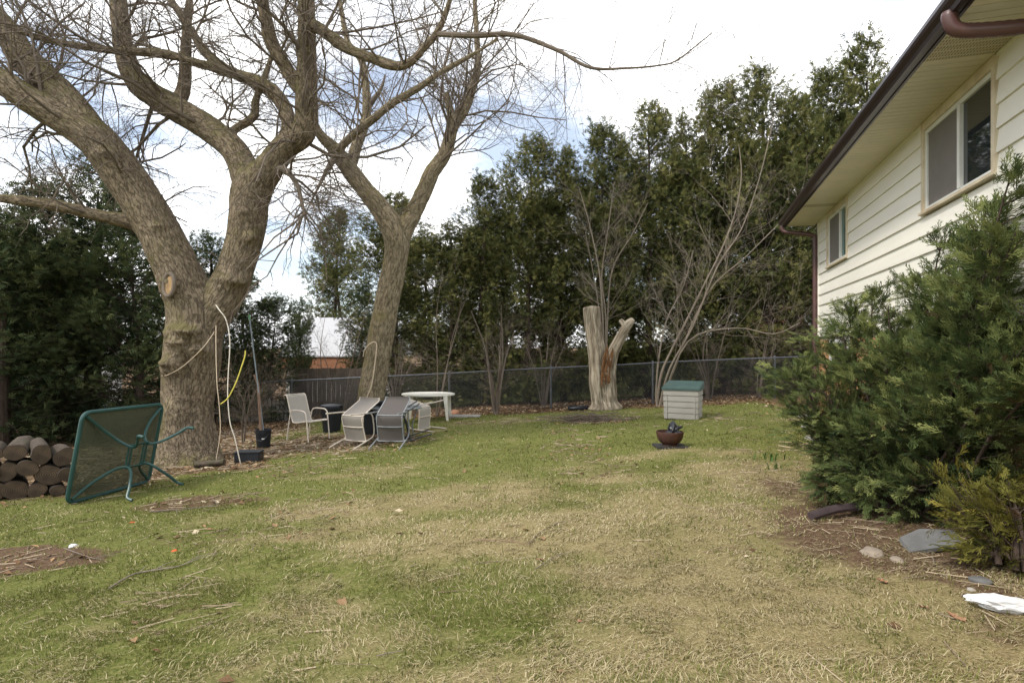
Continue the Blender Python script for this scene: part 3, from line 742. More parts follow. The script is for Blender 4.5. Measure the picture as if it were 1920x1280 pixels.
# ---- the old maple on the left
MY = 10.4
mb_ = gpt(352, 868)
maple = thing('maple_tree', 'massive gnarled bare maple with spreading limbs, patio table propped beside its trunk', 'tree', mb_)
mt = [
 [(354, 905, 190, 10.4), (354, 880, 158, 10.4), (353, 850, 128, 10.4), (351, 800, 108, 10.4), (352, 750, 100, 10.4), (358, 700, 110, 10.4), (364, 640, 112, 10.4), (366, 590, 110, 10.4), (350, 545, 96, 10.35), (326, 490, 88, 10.3), (293, 425, 84, 10.25), (258, 365, 82, 10.2), (213, 302, 80, 10.1), (175, 258, 76, 10.0), (120, 225, 62, 9.9), (60, 190, 57, 9.8), (0, 152, 52, 9.7), (-80, 105, 46, 9.6), (-190, 40, 34, 9.4), (-300, -60, 24, 9.2), (-390, -150, 13, 9.1), (-450, -230, 6, 9.0)],
 [(178, 262, 66, 10.0), (140, 205, 62, 10.05), (90, 155, 64, 10.2), (45, 110, 58, 10.3), (12, 58, 48, 10.4), (-30, 5, 42, 10.5), (-70, -70, 32, 10.6), (-110, -160, 23, 10.7), (-140, -260, 13, 10.8), (-150, -350, 6, 10.9)],
 [(372, 620, 100, 10.4), (400, 580, 86, 10.45), (432, 530, 76, 10.5), (450, 480, 72, 10.5), (464, 425, 76, 10.5), (468, 375, 80, 10.5), (480, 335, 80, 10.5)],
 [(470, 350, 68, 10.5), (452, 305, 58, 10.55), (436, 278, 55, 10.6), (405, 252, 54, 10.7), (370, 228, 54, 10.8), (300, 187, 52, 11.0), (256, 152, 46, 11.1), (234, 100, 39, 11.2), (226, 40, 35, 11.3), (221, -15, 32, 11.4), (228, -110, 25, 11.5), (236, -210, 15, 11.6), (252, -310, 6, 11.7)],
 [(480, 345, 70, 10.5), (505, 315, 60, 10.45), (530, 280, 54, 10.4), (556, 262, 50, 10.3), (573, 238, 48, 10.2), (575, 188, 45, 10.1), (576, 112, 38, 10.0), (575, 38, 36, 9.9), (573, -25, 34, 9.85), (560, -120, 25, 9.8), (548, -220, 15, 9.8), (530, -320, 6, 9.8)],
 [(560, 285, 34, 10.35), (579, 286, 30, 10.3), (577, 258, 40, 10.2)],
 [(572, 175, 34, 10.1), (552, 152, 30, 10.1), (526, 110, 27, 10.05), (506, 70, 27, 10.0), (492, 0, 25, 9.9), (478, -80, 19, 9.8), (462, -170, 11, 9.7), (448, -250, 5, 9.7)],
 [(530, 275, 40, 10.45), (541, 250, 33, 10.6), (537, 210, 30, 10.75), (508, 170, 30, 10.85), (450, 142, 25, 10.9), (375, 120, 19, 10.8), (320, 104, 18, 10.7), (255, 97, 17, 10.5), (180, 92, 15, 10.3), (75, 72, 13, 10.0), (20, 50, 11, 9.9), (-30, 10, 9, 9.8)],
 [(455, 143, 22, 10.9), (415, 125, 22, 10.9), (385, 98, 20, 11.0), (360, 60, 18, 11.1), (338, 25, 17, 11.2), (315, -10, 16, 11.3), (296, -80, 9, 11.4), (282, -150, 5, 11.5)],
 [(330, 205, 26, 10.95), (345, 165, 26, 11.2), (348, 110, 24, 11.4), (350, 62, 20, 11.5), (356, 0, 15, 11.6), (362, -80, 9, 11.7), (370, -150, 5, 11.8)],
 [(432, 262, 20, 10.6), (440, 244, 18, 10.7), (476, 218, 16, 10.8), (480, 188, 15, 10.9), (498, 140, 13, 11.0), (515, 90, 12, 11.1)],
 [(270, 425, 34, 10.2), (240, 415, 30, 10.1), (180, 403, 27, 9.9), (94, 383, 23, 9.7), (0, 372, 20, 9.5), (-70, 362, 16, 9.3), (-150, 350, 10, 9.2), (-230, 328, 5, 9.1)],
 [(505, 330, 30, 10.4), (530, 316, 24, 10.3), (556, 345, 21, 10.2), (568, 385, 15, 10.15), (572, 410, 9, 10.1)],
 [(592, 225, 24, 10.1), (585, 45, 22, 9.9), (601, 55, 23, 9.8), (650, 90, 23, 9.6), (695, 109, 21, 9.4), (747, 124, 21, 9.2), (777, 110, 17, 9.1), (800, 85, 15, 9.0), (819, 62, 14, 9.0), (837, 22, 12, 8.9), (852, -30, 10, 8.8)],
 [(819, 64, 12, 9.0), (855, 66, 12, 8.9), (894, 67, 12, 8.8), (965, 66, 11, 8.7), (1044, 94, 9, 8.6), (1107, 127, 7, 8.5), (1176, 128, 5, 8.4), (1235, 123, 4, 8.3), (1271, 112, 3.4, 8.3), (1335, 62, 2.5, 8.2)],
]
mt[13] = mt[13][1:]
limbs = [px_limb(r) for r in mt]
for l_ in limbs: l_[:, 3] *= .87
def bp(px, py, Y, r, sq=(1, 1, 1), amp=1.15): return (at(px, py, Y), r, sq, amp)
burls = [bp(334, 640, 9.92, .24, (1.1, .9, .8), .85), bp(388, 655, 9.9, .26, (1.2, 1.0, .8), 1.3), bp(326, 685, 9.95, .24, (.9, .9, 1.0), .85), bp(398, 690, 10.0, .2, (1.1, .7, .8)), bp(350, 622, 9.95, .22, (1.6, .6, .5)),
         bp(325, 770, 9.98, .22, (.8, .7, 2.2), .35), bp(385, 770, 9.98, .22, (.8, .7, 2.4), .35), bp(318, 533, 9.98, .24, (1, 1, 1), .25), bp(446, 525, 10.2, .16, (1.6, 1.2, .7)), bp(347, 690, 9.92, .14, (.55, 1.6, 2.4), -1.1), bp(354, 765, 9.92, .16, (.55, 1.5, 2.8), -.8), bp(352, 648, 9.9, .12, (2.2, 1.5, .45), -.9), bp(385, 628, 9.9, .10, (2.2, 1.5, .5), -.7),
         bp(300, 880, 10.1, .30, (1.0, 1, .8), .5), bp(410, 875, 10.1, .30, (1.0, 1, .7), .5), bp(355, 890, 9.85, .30, (.6, 1, .6), .5), bp(420, 670, 10.3, .14), bp(415, 730, 10.25, .13, (1, .8, .8)), bp(300, 425, 10.0, .13, (1, .8, .7), .6), bp(200, 290, 9.8, .16, (1.5, .8, .8), .6), bp(455, 400, 10.25, .10), bp(470, 445, 10.25, .10)]
solid_limbs('trunk', [l for i, l in enumerate(limbs[:14]) if i not in (5, 12)], M['maple_bark'], maple, 0.029, burls, 0.014, origin=mb_, lump=0.022, it=8)
# pruned limb scar with its collar
nrm = Vector((-.38, -.92, .08)).normalized(); sc = at(317, 534, 9.865); Mx = Matrix.Translation(sc - mb_) @ nrm.to_track_quat('Z', 'Y').to_matrix().to_4x4()
MB().lathe([(.15, -.05), (.135, -.01), (.12, .004), (.06, .0), (0.0001, .003)], 20, .8, 1.25, Mx, .03).build('pruning_scar', M['cut_wood'], maple, True)
mring = MB(); mring.tube([Mx @ Vector((.155 * .8 * math.cos(q * .3142), .155 * 1.25 * math.sin(q * .3142), .0)) for q in range(20)], .036, 8, closed=True)
mring.build('scar_collar', M['twig_mid'], maple, True)
lm = limbs[12].copy(); lm[:, 3] *= np.linspace(.75, .2, len(lm)); MB().tube(lm[:, :3] - np.array(mb_), list(lm[:, 3]), 8).build('limb', M['twig_mid'], maple, True)
lm = limbs[14].copy(); MB().tube(lm[:, :3] - np.array(mb_), list(lm[:, 3]), 8).build('limb', M['twig_mid'], maple, True)
tw = {i: [] for i in range(6)}
rg = np.random.default_rng(21)
def spawn(L, tw, n, Lr, maxl, kids, rng, t0=0.15, t1=1.0, up=0.2, wob=0.4, grav=-0.005, rs=0.28, rmax=.024, spread=(0.5, 1.1)):
    m = len(L)
    for _ in range(n):
        i = int(rng.uniform(t0, t1) * (m - 2)); p = L[i, :3]; td = L[i + 1, :3] - L[i, :3]; td /= np.linalg.norm(td) + 1e-9
        o = rng.normal(0, 1, 3); o -= td * o.dot(td); o /= np.linalg.norm(o); o[2] += up
        d = td * rng.uniform(.1, .8) + o * rng.uniform(.5, 1)
        ln = rng.uniform(*Lr)
        grow(tw, p, d, ln, min(L[i, 3] * rs * rng.uniform(.6, 1.1), rmax * ln / 1.6), 0, maxl, kids, wob, grav, spread, .4, .55, rng)
for li, n, Lr, t0 in ((0, 26, (1.0, 2.6), .5), (1, 22, (1.0, 2.6), .2), (3, 27, (1.0, 2.8), .18), (4, 25, (1.0, 2.6), .25), (6, 18, (.9, 2.4), .2), (7, 32, (.8, 2.3), .2), (8, 9, (.8, 1.9), .2), (9, 9, (.8, 1.9), .3), (10, 8, (.6, 1.6), .3), (11, 12, (.5, 1.5), .3), (12, 9, (.6, 1.4), .3), (13, 24, (.8, 2.0), .1)):
    spawn(limbs[li], tw, n, Lr, 3, (7, 5, 2, 0), rg, t0=t0, wob=.5)
spawn(limbs[12], tw, 9, (.8, 2.2), 2, (5, 4, 0), rg, t0=.1, up=-.4, grav=-.03, rs=.4, wob=.7)
spawn(limbs[4], tw, 5, (1.0, 2.2), 3, (5, 4, 3, 0), rg, t0=.1, t1=.5, up=-.8, grav=-.06)
spawn(limbs[14], tw, 44, (.4, 1.5), 2, (5, 3, 0), rg, t0=.05, rs=.5, rmax=.012, up=-.1)
allb = [b for i in (0, 1) for b in tw[i]]; fine = [b for i in (2, 3) for b in tw[i]]
o = tubes_np('branches', allb, M['twig_mid'], maple, 5, mb_); stuff(o)
o = tubes_np('twigs', fine, M['twig_mid'], maple, 3, mb_); stuff(o)
print('maple twigs', len(allb), len(fine))

# ---- the forked tree in the middle
AY = 14.4
ab = gpt(694, 800); ab = Vector(((694 - 960) / FPX * AY, AY, 0)); ab.z = sh(ab.x, ab.y)
ash = thing('forked_tree', 'leaning two forked bare tree behind the fallen chairs', 'tree', ab)
at_rows = [
 [(690, 815, 78, AY), (692, 795, 64, AY), (697, 740, 55, AY), (711, 650, 52, AY), (727, 560, 50, AY), (742, 485, 49, AY), (742, 440, 52, AY), (716, 395, 43, AY), (690, 362, 38, AY), (668, 335, 36, AY), (642, 300, 33, AY - .1), (624, 277, 27, AY - .2), (600, 252, 20, AY - .4), (580, 215, 16, AY - .6), (560, 170, 12, AY - .8)],
 [(745, 455, 46, AY), (758, 428, 40, AY + .05), (772, 405, 36, AY + .1), (796, 356, 33, AY + .2), (811, 322, 32, AY + .2), (836, 285, 28, AY + .3), (848, 240, 25, AY + .3), (862, 220, 21, AY + .3), (876, 198, 18, AY + .3), (886, 165, 17, AY + .3), (895, 135, 15, AY + .3), (895, 86, 13, AY + .3), (892, 40, 10, AY + .3), (888, -20, 9, AY + .3), (880, -80, 7, AY + .3)],
 [(848, 235, 18, AY + .3), (844, 210, 16, AY + .4), (840, 188, 15, AY + .5), (838, 172, 11, AY + .5)],
 [(655, 318, 26, AY), (668, 275, 22, AY + .2), (682, 238, 20, AY + .4), (688, 200, 19, AY + .5), (684, 150, 17, AY + .6), (676, 112, 14, AY + .6), (652, 78, 12, AY + .6), (640, 20, 10, AY + .6), (630, -40, 8, AY + .6)],
 [(628, 288, 18, AY - .2), (660, 255, 17, AY - .5), (697, 225, 17, AY - .8), (740, 191, 16, AY - 1.0), (785, 165, 14, AY - 1.2), (822, 139, 12, AY - 1.3), (882, 105, 9, AY - 1.4), (935, 72, 6, AY - 1.5)],
 [(632, 290, 20, AY - .1), (618, 310, 17, AY - .4), (600, 345, 15, AY - .7), (580, 385, 11, AY - 1.0)],
 [(688, 205, 14, AY + .5), (705, 180, 11, AY + .5), (716, 165, 10, AY + .4), (722, 140, 7, AY + .4)],
]
al = [px_limb(r) for r in at_rows]
for l_ in al: l_[:, 3] *= .88
lm = al[5].copy(); lm[:, 3] *= np.linspace(1, .2, len(lm)); MB().tube(lm[:, :3] - np.array(ab), list(lm[:, 3]), 8).build('limb', M['twig_mid'], ash, True)
solid_limbs('trunk', al[:5], M['ash_bark'], ash, 0.035, (), 0.020, a=1 / .036, b=1 / .11, origin=ab, lump=0.015)
tw = {i: [] for i in range(6)}; rg = np.random.default_rng(5)
tw[0].append((al[6][:, :3], al[6][0, 3], .02))
for li, n, Lr, t0, sp in ((0, 14, (1.0, 2.4), .45, .3), (1, 44, (1.1, 3.0), .3, .3), (3, 20, (1.0, 2.2), .15, .3), (4, 24, (.9, 2.3), .1, .1), (5, 14, (.8, 2.0), .1, -.6), (2, 7, (.7, 1.5), .3, .3)):
    spawn(al[li], tw, n, Lr, 3, (5, 4, 2, 0), rg, t0=t0, up=sp, rmax=.022)
allb = [b for i in (0, 1) for b in tw[i]]; fine = [b for i in (2, 3) for b in tw[i]]
stuff(tubes_np('branches', allb, M['twig_mid'], ash, 4, ab)); stuff(tubes_np('twigs', fine, M['twig_mid'], ash, 3, ab))

# ---- bleached forked stump
sb = Vector(((1133 - 960) / FPX * 16.0, 16.0, 0)); sb.z = sh(sb.x, sb.y)
stump = thing('tree_stump', 'tall bleached forked dead trunk with rotten orange heartwood', 'stump', sb)
SY = 16.0
sl = [px_limb(r, 5) for r in (
 [(1134, 775, 52, SY), (1130, 758, 44, SY), (1124, 735, 40, SY), (1121, 700, 38, SY), (1119, 660, 37, SY), (1114, 625, 37, SY), (1110, 590, 38, SY), (1109, 576, 38, SY)],
 [(1138, 775, 50, SY), (1139, 745, 40, SY), (1139, 712, 36, SY), (1143, 685, 30, SY), (1152, 655, 25, SY - .05), (1166, 628, 23, SY - .1), (1178, 608, 19, SY - .15), (1187, 598, 11, SY - .17)],
 [(1176, 618, 20, SY), (1168, 605, 14, SY + .1), (1163, 600, 10, SY + .15)])]
for l_ in sl: l_[:, 3] *= .84
solid_limbs('trunk', sl, M['stump_wood'], stump, 0.03, [(at(1150, 765, SY), .3, (1.1, 1, .5), .5), (at(1118, 765, SY), .3, (1, 1, .4), .5), (at(1136, 690, SY - .3), .2, (.7, 1, 1.6), -.7), (at(1131, 740, SY - .3), .12, (.5, 1, 3), -.7)], 0.04, a=1 / .06, b=1 / .5, origin=sb, lump=.03, it=2)
# rotten heartwood splinters in the crotch
rot = MB()
for i in range(46):
    u = random.random(); px = 1127 + 17 * random.random() + 5 * u; py = 712 - 55 * u + random.uniform(-6, 6)
    c = at(px, py, SY - .30 - .05 * random.random()) - sb
    w = random.uniform(.012, .035); h = random.uniform(.07, .22); tl = random.uniform(-.15, .3)
    rot.tube([c + Vector((-tl * h, 0, -h)), c, c + Vector((tl * h, random.uniform(-.04, .06), h))], [w * .8, w, w * .25], 5)
rot.build('rotten_heartwood', M['rot'], stump, False)

# ---- bare saplings and shrubs
def bare(name, label, cat, base, stems, mat, rng, kids=(5, 3, 0), n=10, Lr=(.5, 1.3), sides=4, up=.35, group=None, fine=True, rmax=.012, wk=.36):
    t_ = thing(name, label, cat, base, 0, group)
    o_ = {i: [] for i in range(5)}; sb_ = MB()
    for rows in stems:
        L = px_limb(rows, 4); L[:, 3] *= wk; L[0, :3] = (base[0] + (L[0, 0] - base[0]) * .5, base[1] + rng.uniform(-.05, .05), base[2] - .03)
        Lc = L.copy(); Lc[:, :3] -= np.array(base)
        sb_.tube(Lc[:, :3], list(L[:, 3]), 7)
        spawn(L, o_, n, Lr, 2 if fine else 1, kids, rng, t0=.25, up=up, rs=.5, rmax=rmax, wob=.3, grav=.02, spread=(.35, .8))
    sb_.build('trunk', mat, t_, True)
    br = [b for i in range(4) for b in o_[i]]
    stuff(tubes_np('twigs', br, mat, t_, 3, base))
    return t_
rg = np.random.default_rng(99)
Yb = 16.7
b0 = Vector(((1133 - 960) / FPX * Yb, Yb, 0)); b0.z = sh(b0.x, b0.y)
bare('sapling', 'upright many stemmed bare sapling rising behind the bleached stump', 'sapling', b0, [
 [(1133, 765, 12, Yb), (1132, 650, 10, Yb), (1128, 560, 9, Yb), (1122, 500, 7, Yb), (1105, 420, 5, Yb + .1), (1085, 350, 3, Yb + .2)],
 [(1133, 765, 10, Yb), (1136, 600, 8, Yb), (1128, 520, 6, Yb), (1140, 430, 5, Yb - .1), (1152, 340, 3, Yb - .2)],
 [(1134, 765, 9, Yb), (1140, 580, 7, Yb), (1150, 500, 5, Yb), (1185, 440, 4, Yb), (1215, 380, 3, Yb)],
 [(1132, 765, 9, Yb), (1125, 600, 6, Yb), (1110, 500, 4, Yb), (1098, 440, 3, Yb)]], M['twig_pale'], rg, n=12, Lr=(.6, 1.6))
b1 = Vector(((1232 - 960) / FPX * 16.2, 16.2, 0)); b1.z = sh(b1.x, b1.y)
bare('leaning_sapling', 'pale bare sapling leaning right in front of the cedar hedge', 'sapling', b1, [
 [(1232, 755, 16, 16.2), (1240, 700, 13, 16.1), (1262, 650, 11, 16.0), (1290, 595, 10, 15.9), (1322, 530, 9, 15.8), (1352, 470, 8, 15.7), (1378, 400, 6, 15.6), (1390, 330, 5, 15.6), (1385, 270, 3, 15.6)],
 [(1238, 755, 12, 16.2), (1256, 690, 10, 15.9), (1300, 610, 9, 15.7), (1345, 500, 8, 15.4), (1390, 430, 6, 15.2), (1425, 330, 5, 15.0), (1452, 215, 3, 15.0)],
 [(1230, 755, 12, 16.2), (1234, 680, 9, 16.1), (1250, 600, 7, 16.1), (1280, 540, 5, 16.1), (1300, 470, 4, 16)],
 [(1240, 755, 10, 16.2), (1290, 640, 7, 15.6), (1380, 615, 6, 15.2), (1450, 626, 5, 14.9), (1500, 605, 3, 14.8)],
 [(1240, 755, 10, 16.2), (1320, 560, 7, 15.6), (1400, 480, 5, 15.2), (1460, 420, 4, 15), (1500, 380, 3, 14.9)]], M['twig_pale'], rg, n=19, Lr=(.6, 2.0))
shr = [(930, 'bare bushy shrub between the white table and the stump', 18, 3.0, 7), (818, 'thin upright bare sapling beside the white round table', 8, 4.6, 3), (640, 'slender bare sapling by the wooden fence', 8, 4.2, 3),
       (605, 'dark bare sapling in front of the orange trimmed shed', 9, 4.0, 2), (740, 'tangled bare shrub just right of the forked tree base', 12, 2.4, 7), (1020, 'low bare shrub under the cedars left of the stump', 10, 2.6, 6), (1330, 'bare shrub under the cedars behind the storage box', 10, 2.6, 6), (1420, 'bare twiggy shrub near the fence by the house corner', 8, 2.4, 5), (455, 'low leafless brush heap right of the maple trunk', 6, 1.6, 7)]
for px, lab, w, h, ns in shr:
    Yq = {455: 12.6, 930: 16.3, 818: 16.5, 605: 17.4, 640: 17.6}.get(px, 17.6)
    b = Vector(((px - 960) / FPX * Yq, Yq, 0)); b.z = sh(b.x, b.y)
    stems = []
    for q in range(ns):
        a_ = rg.uniform(-1, 1); hh = h * rg.uniform(.6, 1.05); ppm = FPX / Yq; yb_ = HORIZON + (EYE - b.z) * ppm
        stems.append([(px + a_ * 4, yb_, w * .9, Yq), (px + a_ * 14 * h / 3, yb_ - hh * ppm * .33, w * .6, Yq + rg.uniform(-.2, .2)), (px + a_ * 30 * h / 3 + rg.uniform(-6, 6), yb_ - hh * ppm * .66, w * .4, Yq + rg.uniform(-.4, .4)), (px + a_ * 50 * h / 3 + rg.uniform(-10, 10), yb_ - hh * ppm, w * .2, Yq + rg.uniform(-.5, .5))])
    bare('bare_shrub' if ns > 3 else 'sapling', lab, 'shrub' if ns > 3 else 'sapling', b, stems, M['twig_mid'] if px not in (605,) else M['twig_dark'], rg, n=7, Lr=(.35, 1.1), kids=(4, 3, 0), up=.2, rmax=.01)

# ------------------------------------------------------------------ foliage
def fan_template(nf=7, L=0.26, w=0.020, rng=RNG):
    """flat cedar spray: a short axis with fingers on both sides; triangles"""
    V = []; F_ = []
    def blade(p, d, l, w_, z=0.0):
        d = np.array(d, float); d /= np.linalg.norm(d); s = np.array([-d[1], d[0], 0]); p = np.array(p, float); n = len(V)
        m = p + d * l * .45; e = p + d * l; e[2] -= l * .25
        V.extend([p, m + s * w_, e, m - s * w_]); F_.extend([(n, n + 1, n + 2), (n, n + 2, n + 3)])
    blade((0, 0, 0), (1, 0, 0), L, w)
    for i in range(nf):
        t_ = (i + .6) / nf; sg = 1 if i % 2 else -1
        blade((L * t_ * .8, 0, 0), (1, sg * rng.uniform(.7, 1.2), 0), L * (.75 - .45 * t_) * rng.uniform(.8, 1.2), w)
    return np.array(V), np.array(F_)
def place(T, P, D, U, S):
    """copies of the template at P, x axis along D, y axis near U, scaled S"""
    V, F_ = T; D = D / (np.linalg.norm(D, axis=1)[:, None] + 1e-9)
    Wn = np.cross(D, U); Wn /= np.linalg.norm(Wn, axis=1)[:, None] + 1e-9; Y_ = np.cross(Wn, D)
    n = len(P); m = len(V)
    out = P[:, None, :] + S[:, None, None] * (V[None, :, 0, None] * D[:, None, :] + V[None, :, 1, None] * Y_[:, None, :] + V[None, :, 2, None] * Wn[:, None, :])
    Fo = (np.arange(n)[:, None, None] * m + F_[None]).reshape(-1, 3)
    return out.reshape(-1, 3), Fo
def make_cedar(name, label, seed, h=9.0, r=1.25, bot=0.55, nb=170, ns=60, mat='cedar', S=(0.45, 0.95), top=0.5, lean=0.06):
    rng = np.random.default_rng(seed)
    root = thing(name, label, 'tree')
    tr = MB()
    for q in range(2 if seed % 2 else 1):
        ox, oy = rng.uniform(-.12, .12, 2); k = rng.uniform(.75, 1.0)
        p_ = [(ox, oy, -.15), (ox * 1.3 + .03, oy, h * .12), (ox * 1.8 + lean, oy * 1.5, h * .4), (lean * 1.5, oy, h * .7 * k), (lean * 2, 0, h * .95 * k)]
        tr.tube(smooth_path(p_, 3), list(np.linspace(.15, .02, 13) * (h / 9) ** .5), 7)
    tr.build('trunk', M['cedar_trunk'], root, True)
    P, D, U, Sc, Rn, br = [], [], [], [], [], []
    for i in range(nb):
        u = rng.random() ** 1.0; z = bot + (h - bot) * u
        prof = (0.72 + .28 * math.sin(min(u * 2.4, 1.57))) if u < .55 else max(0.14, 1 - ((u - .55) / .47) ** 2.1 * .87)
        L = r * prof * rng.uniform(.55, 1.2); az = rng.uniform(0, 6.283)
        rise = rng.uniform(.15, .9) if u > .25 else rng.uniform(-.35, .35)
        d0 = np.array([math.cos(az), math.sin(az), rise]); st = np.array([lean * u * 2, 0, max(z - .45 * L * rise, .3)])
        K = 6; pts = [st + d0 * L * t_ + np.array([0, 0, .25 * L * t_ ** 2 * (1 if u > .2 else -.6)]) for t_ in np.linspace(0, 1, K)]
        br.append((pts[:5], .022 * (1 - .6 * u) + .004, .004))
        n = max(5, int(ns * (.4 + .7 * prof) * rng.uniform(.6, 1.3)))
        t_ = 1 - rng.random(n) ** 1.5 * (.72 if u > .2 else .5)
        cen = np.array(pts)[np.minimum((t_ * (K - 1)).astype(int), K - 1)]
        jit = rng.normal(0, .13, (n, 3)) * np.array([1, 1, 1.25])
        P.append(cen + jit)
        dd = np.array([math.cos(az), math.sin(az), .5]) * .7 + rng.normal(0, .55, (n, 3)); dd[:, 2] += np.where(rng.random(n) < .5, .5, -.45)
        D.append(dd); U.append(rng.normal(0, 1, (n, 3)) + np.array([-math.sin(az), math.cos(az), 0]) * .8)
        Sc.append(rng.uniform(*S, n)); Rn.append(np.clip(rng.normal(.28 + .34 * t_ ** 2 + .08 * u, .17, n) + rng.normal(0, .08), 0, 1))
    P, D, U, Sc, Rn = map(np.concatenate, (P, D, U, Sc, Rn))
    T = fan_template(5, .25, .015, rng); V, F_ = place(T, P, D, U, Sc)
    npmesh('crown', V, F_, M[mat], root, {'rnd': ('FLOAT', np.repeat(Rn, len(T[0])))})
    # dead inner twigs below the foliage
    for i in range(46):
        az = rng.uniform(0, 6.283); z = rng.uniform(.25, bot + 1.6); L = r * rng.uniform(.35, 1.0)
        d0 = np.array([math.cos(az), math.sin(az), rng.uniform(-.35, .25)]); p0 = np.array([0, 0, z])
        br.append(([p0 + d0 * L * q + rng.normal(0, .03, 3) for q in np.linspace(0, 1, 5)], .012, .003))
    stuff(tubes_np('branches', br, M['cedar_trunk'], root, 4))
    return root
ced = [make_cedar('cedar_tree', 'x', 1, 9.0, 1.5, .35), make_cedar('cedar_tree', 'x', 2, 9.0, 1.6, .4), make_cedar('cedar_tree', 'x', 4, 9.0, 1.42, .3), ]
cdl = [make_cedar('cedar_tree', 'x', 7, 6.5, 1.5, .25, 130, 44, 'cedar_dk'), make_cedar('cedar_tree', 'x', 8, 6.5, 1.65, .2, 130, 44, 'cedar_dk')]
used = set()
def plant(proto, px, py_top, Y, base_h, rz, wide, label, group):
    X = (px - 960) / FPX * Y; zb = sh(X, Y); top = EYE - (py_top - HORIZON) / FPX * Y
    o = proto if id(proto) not in used else copy_tree(proto)
    used.add(id(proto))
    s = (top - zb) / base_h
    o.location = (X, Y, zb); o.scale = (wide, wide, s); o.rotation_euler = (0, 0, rz); tag(o, label, 'tree', group); return o
hedge = [(627, 398, 30.5, 1.2, 'cedar at the low left end of the tall hedge, above the shed roof'), (738, 362, 20.2, 1.1, 'rounded cedar seen through the fork of the middle tree'), (845, 425, 19.6, .95, 'short cedar right of the forked tree, lowest dip of the hedge'),
 (912, 335, 19.4, .85, 'narrow cedar stepping up right of the dip in the hedge'), (990, 256, 19.2, 1.0, 'dense cedar between the hedge dip and the bleached stump'), (1062, 282, 19.6, .9, 'cedar directly left of the one above the bleached stump'),
 (1135, 238, 19.2, 1.0, 'cedar right behind the bleached forked stump'), (1214, 192, 19.4, 1.0, 'cedar behind the base of the leaning sapling'), (1285, 226, 19.0, .9, 'shorter cedar just behind the storage box'), (1346, 160, 19.3, 1.05, 'cedar to the right of the storage box'),
 (1438, 124, 19.0, 1.1, 'tall broad cedar left of the house gutter end'), (1500, 185, 18.6, .9, 'cedar with bare trunk beside the house corner'), (1556, 132, 20.4, 1.1, 'cedar partly hidden behind the house eave'), (1630, 80, 20.8, 1.2, 'tallest cedar, top showing above the gutter line')]
rr = np.random.default_rng(3)
for i, (px, py, Y, wd, lab) in enumerate(hedge):
    plant(ced[i % 3], px, py, Y, 9.1, rr.uniform(0, 6.28), wd, lab, 'tall cedar hedge beyond the fence')
back = [(800, 450, 24), (880, 430, 24.3), (950, 400, 24), (1030, 380, 24), (1110, 350, 24), (1190, 330, 24), (1270, 320, 24), (1360, 300, 24), (1450, 280, 25), (1560, 260, 25), (330, 480, 20.5), (40, 420, 18), (130, 440, 19)]
blab = ['behind the forked tree and the white table', 'behind the short cedar in the dip', 'behind the narrow stepping cedar', 'left behind the bleached stump', 'straight behind the bleached stump', 'behind the leaning sapling foot', 'behind the storage box', 'right behind the storage box', 'left of the house corner', 'in the gap beside the downspout', 'hidden by the house eave', 'behind the maple trunk', 'behind the log pile', 'between the log pile and the maple']
for i, (px, py, Y) in enumerate(back):
    plant(ced[i % 3], px, py, Y, 9.1, rr.uniform(0, 6.28), 1.05, 'shaded rear cedar standing ' + blab[i], 'cedars of the rear row')
left = [(562, 560, 20.4, .42, 'thin dark cedar left of the shed roof'), (676, 540, 19.8, .55, 'small dark cedar hiding part of the pale shed roof'), (8, 400, 12.6, 1.0, 'dark cedar at the left edge behind the log pile'), (92, 345, 13.6, 1.0, 'dark cedar second from the left edge'), (172, 305, 14.6, 1.1, 'tallest dark cedar left of the maple trunk'), (255, 395, 13.8, .95, 'dark cedar touching the left side of the maple trunk'),
        (392, 440, 16.8, .85, 'dark cedar glimpsed through the fork of the maple'), (512, 560, 17.6, .75, 'small dark cedar behind the upright beige chair'), (-70, 380, 14.5, 1.1, 'dark cedar cut off by the left picture edge'), (-200, 360, 13.6, 1.1, 'dark cedar just outside the left picture edge'), (-330, 340, 13.0, 1.2, 'dark cedar farthest out beyond the left picture edge'), (455, 520, 18.6, .8, 'dark cedar behind the leaning garden pole')]
for i, (px, py, Y, wd, lab) in enumerate(left):
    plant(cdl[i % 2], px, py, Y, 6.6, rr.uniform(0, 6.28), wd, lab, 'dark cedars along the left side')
# ------------------------------------------------------------------ juniper against the house wall
def feather_template(rng, L=.125, n=9, w=.0028):
    V = []; F_ = []
    def blade(p, d, l, w_):
        d = np.array(d, float); d /= np.linalg.norm(d); s = np.cross(d, [0.1, .2, 1]); s /= np.linalg.norm(s); p = np.array(p, float); k = len(V)
        V.extend([p, p + d * l * .45 + s * w_ * 1.2, p + d * l, p + d * l * .45 - s * w_ * 1.2]); F_.extend([(k, k + 1, k + 2), (k, k + 2, k + 3)])
    blade((0, 0, 0), (1, 0, -.05), L, w * 1.2)
    for i in range(n):
        t_ = (i + .5) / n; sg = 1 if i % 2 else -1
        p = (L * t_ * .92, 0, -.03 * L * t_); l = L * (.50 - .30 * t_) * rng.uniform(.8, 1.25)
        d = (1, sg * rng.uniform(.5, .95), rng.uniform(-.3, .5)); blade(p, d, l, w)
        dn = np.array(d) / np.linalg.norm(d); q = np.array(p) + dn * l * .4
        blade(q, (1, sg * rng.uniform(-.3, .3), rng.uniform(-.2, .6)), l * .55, w)
    return np.array(V), np.array(F_)
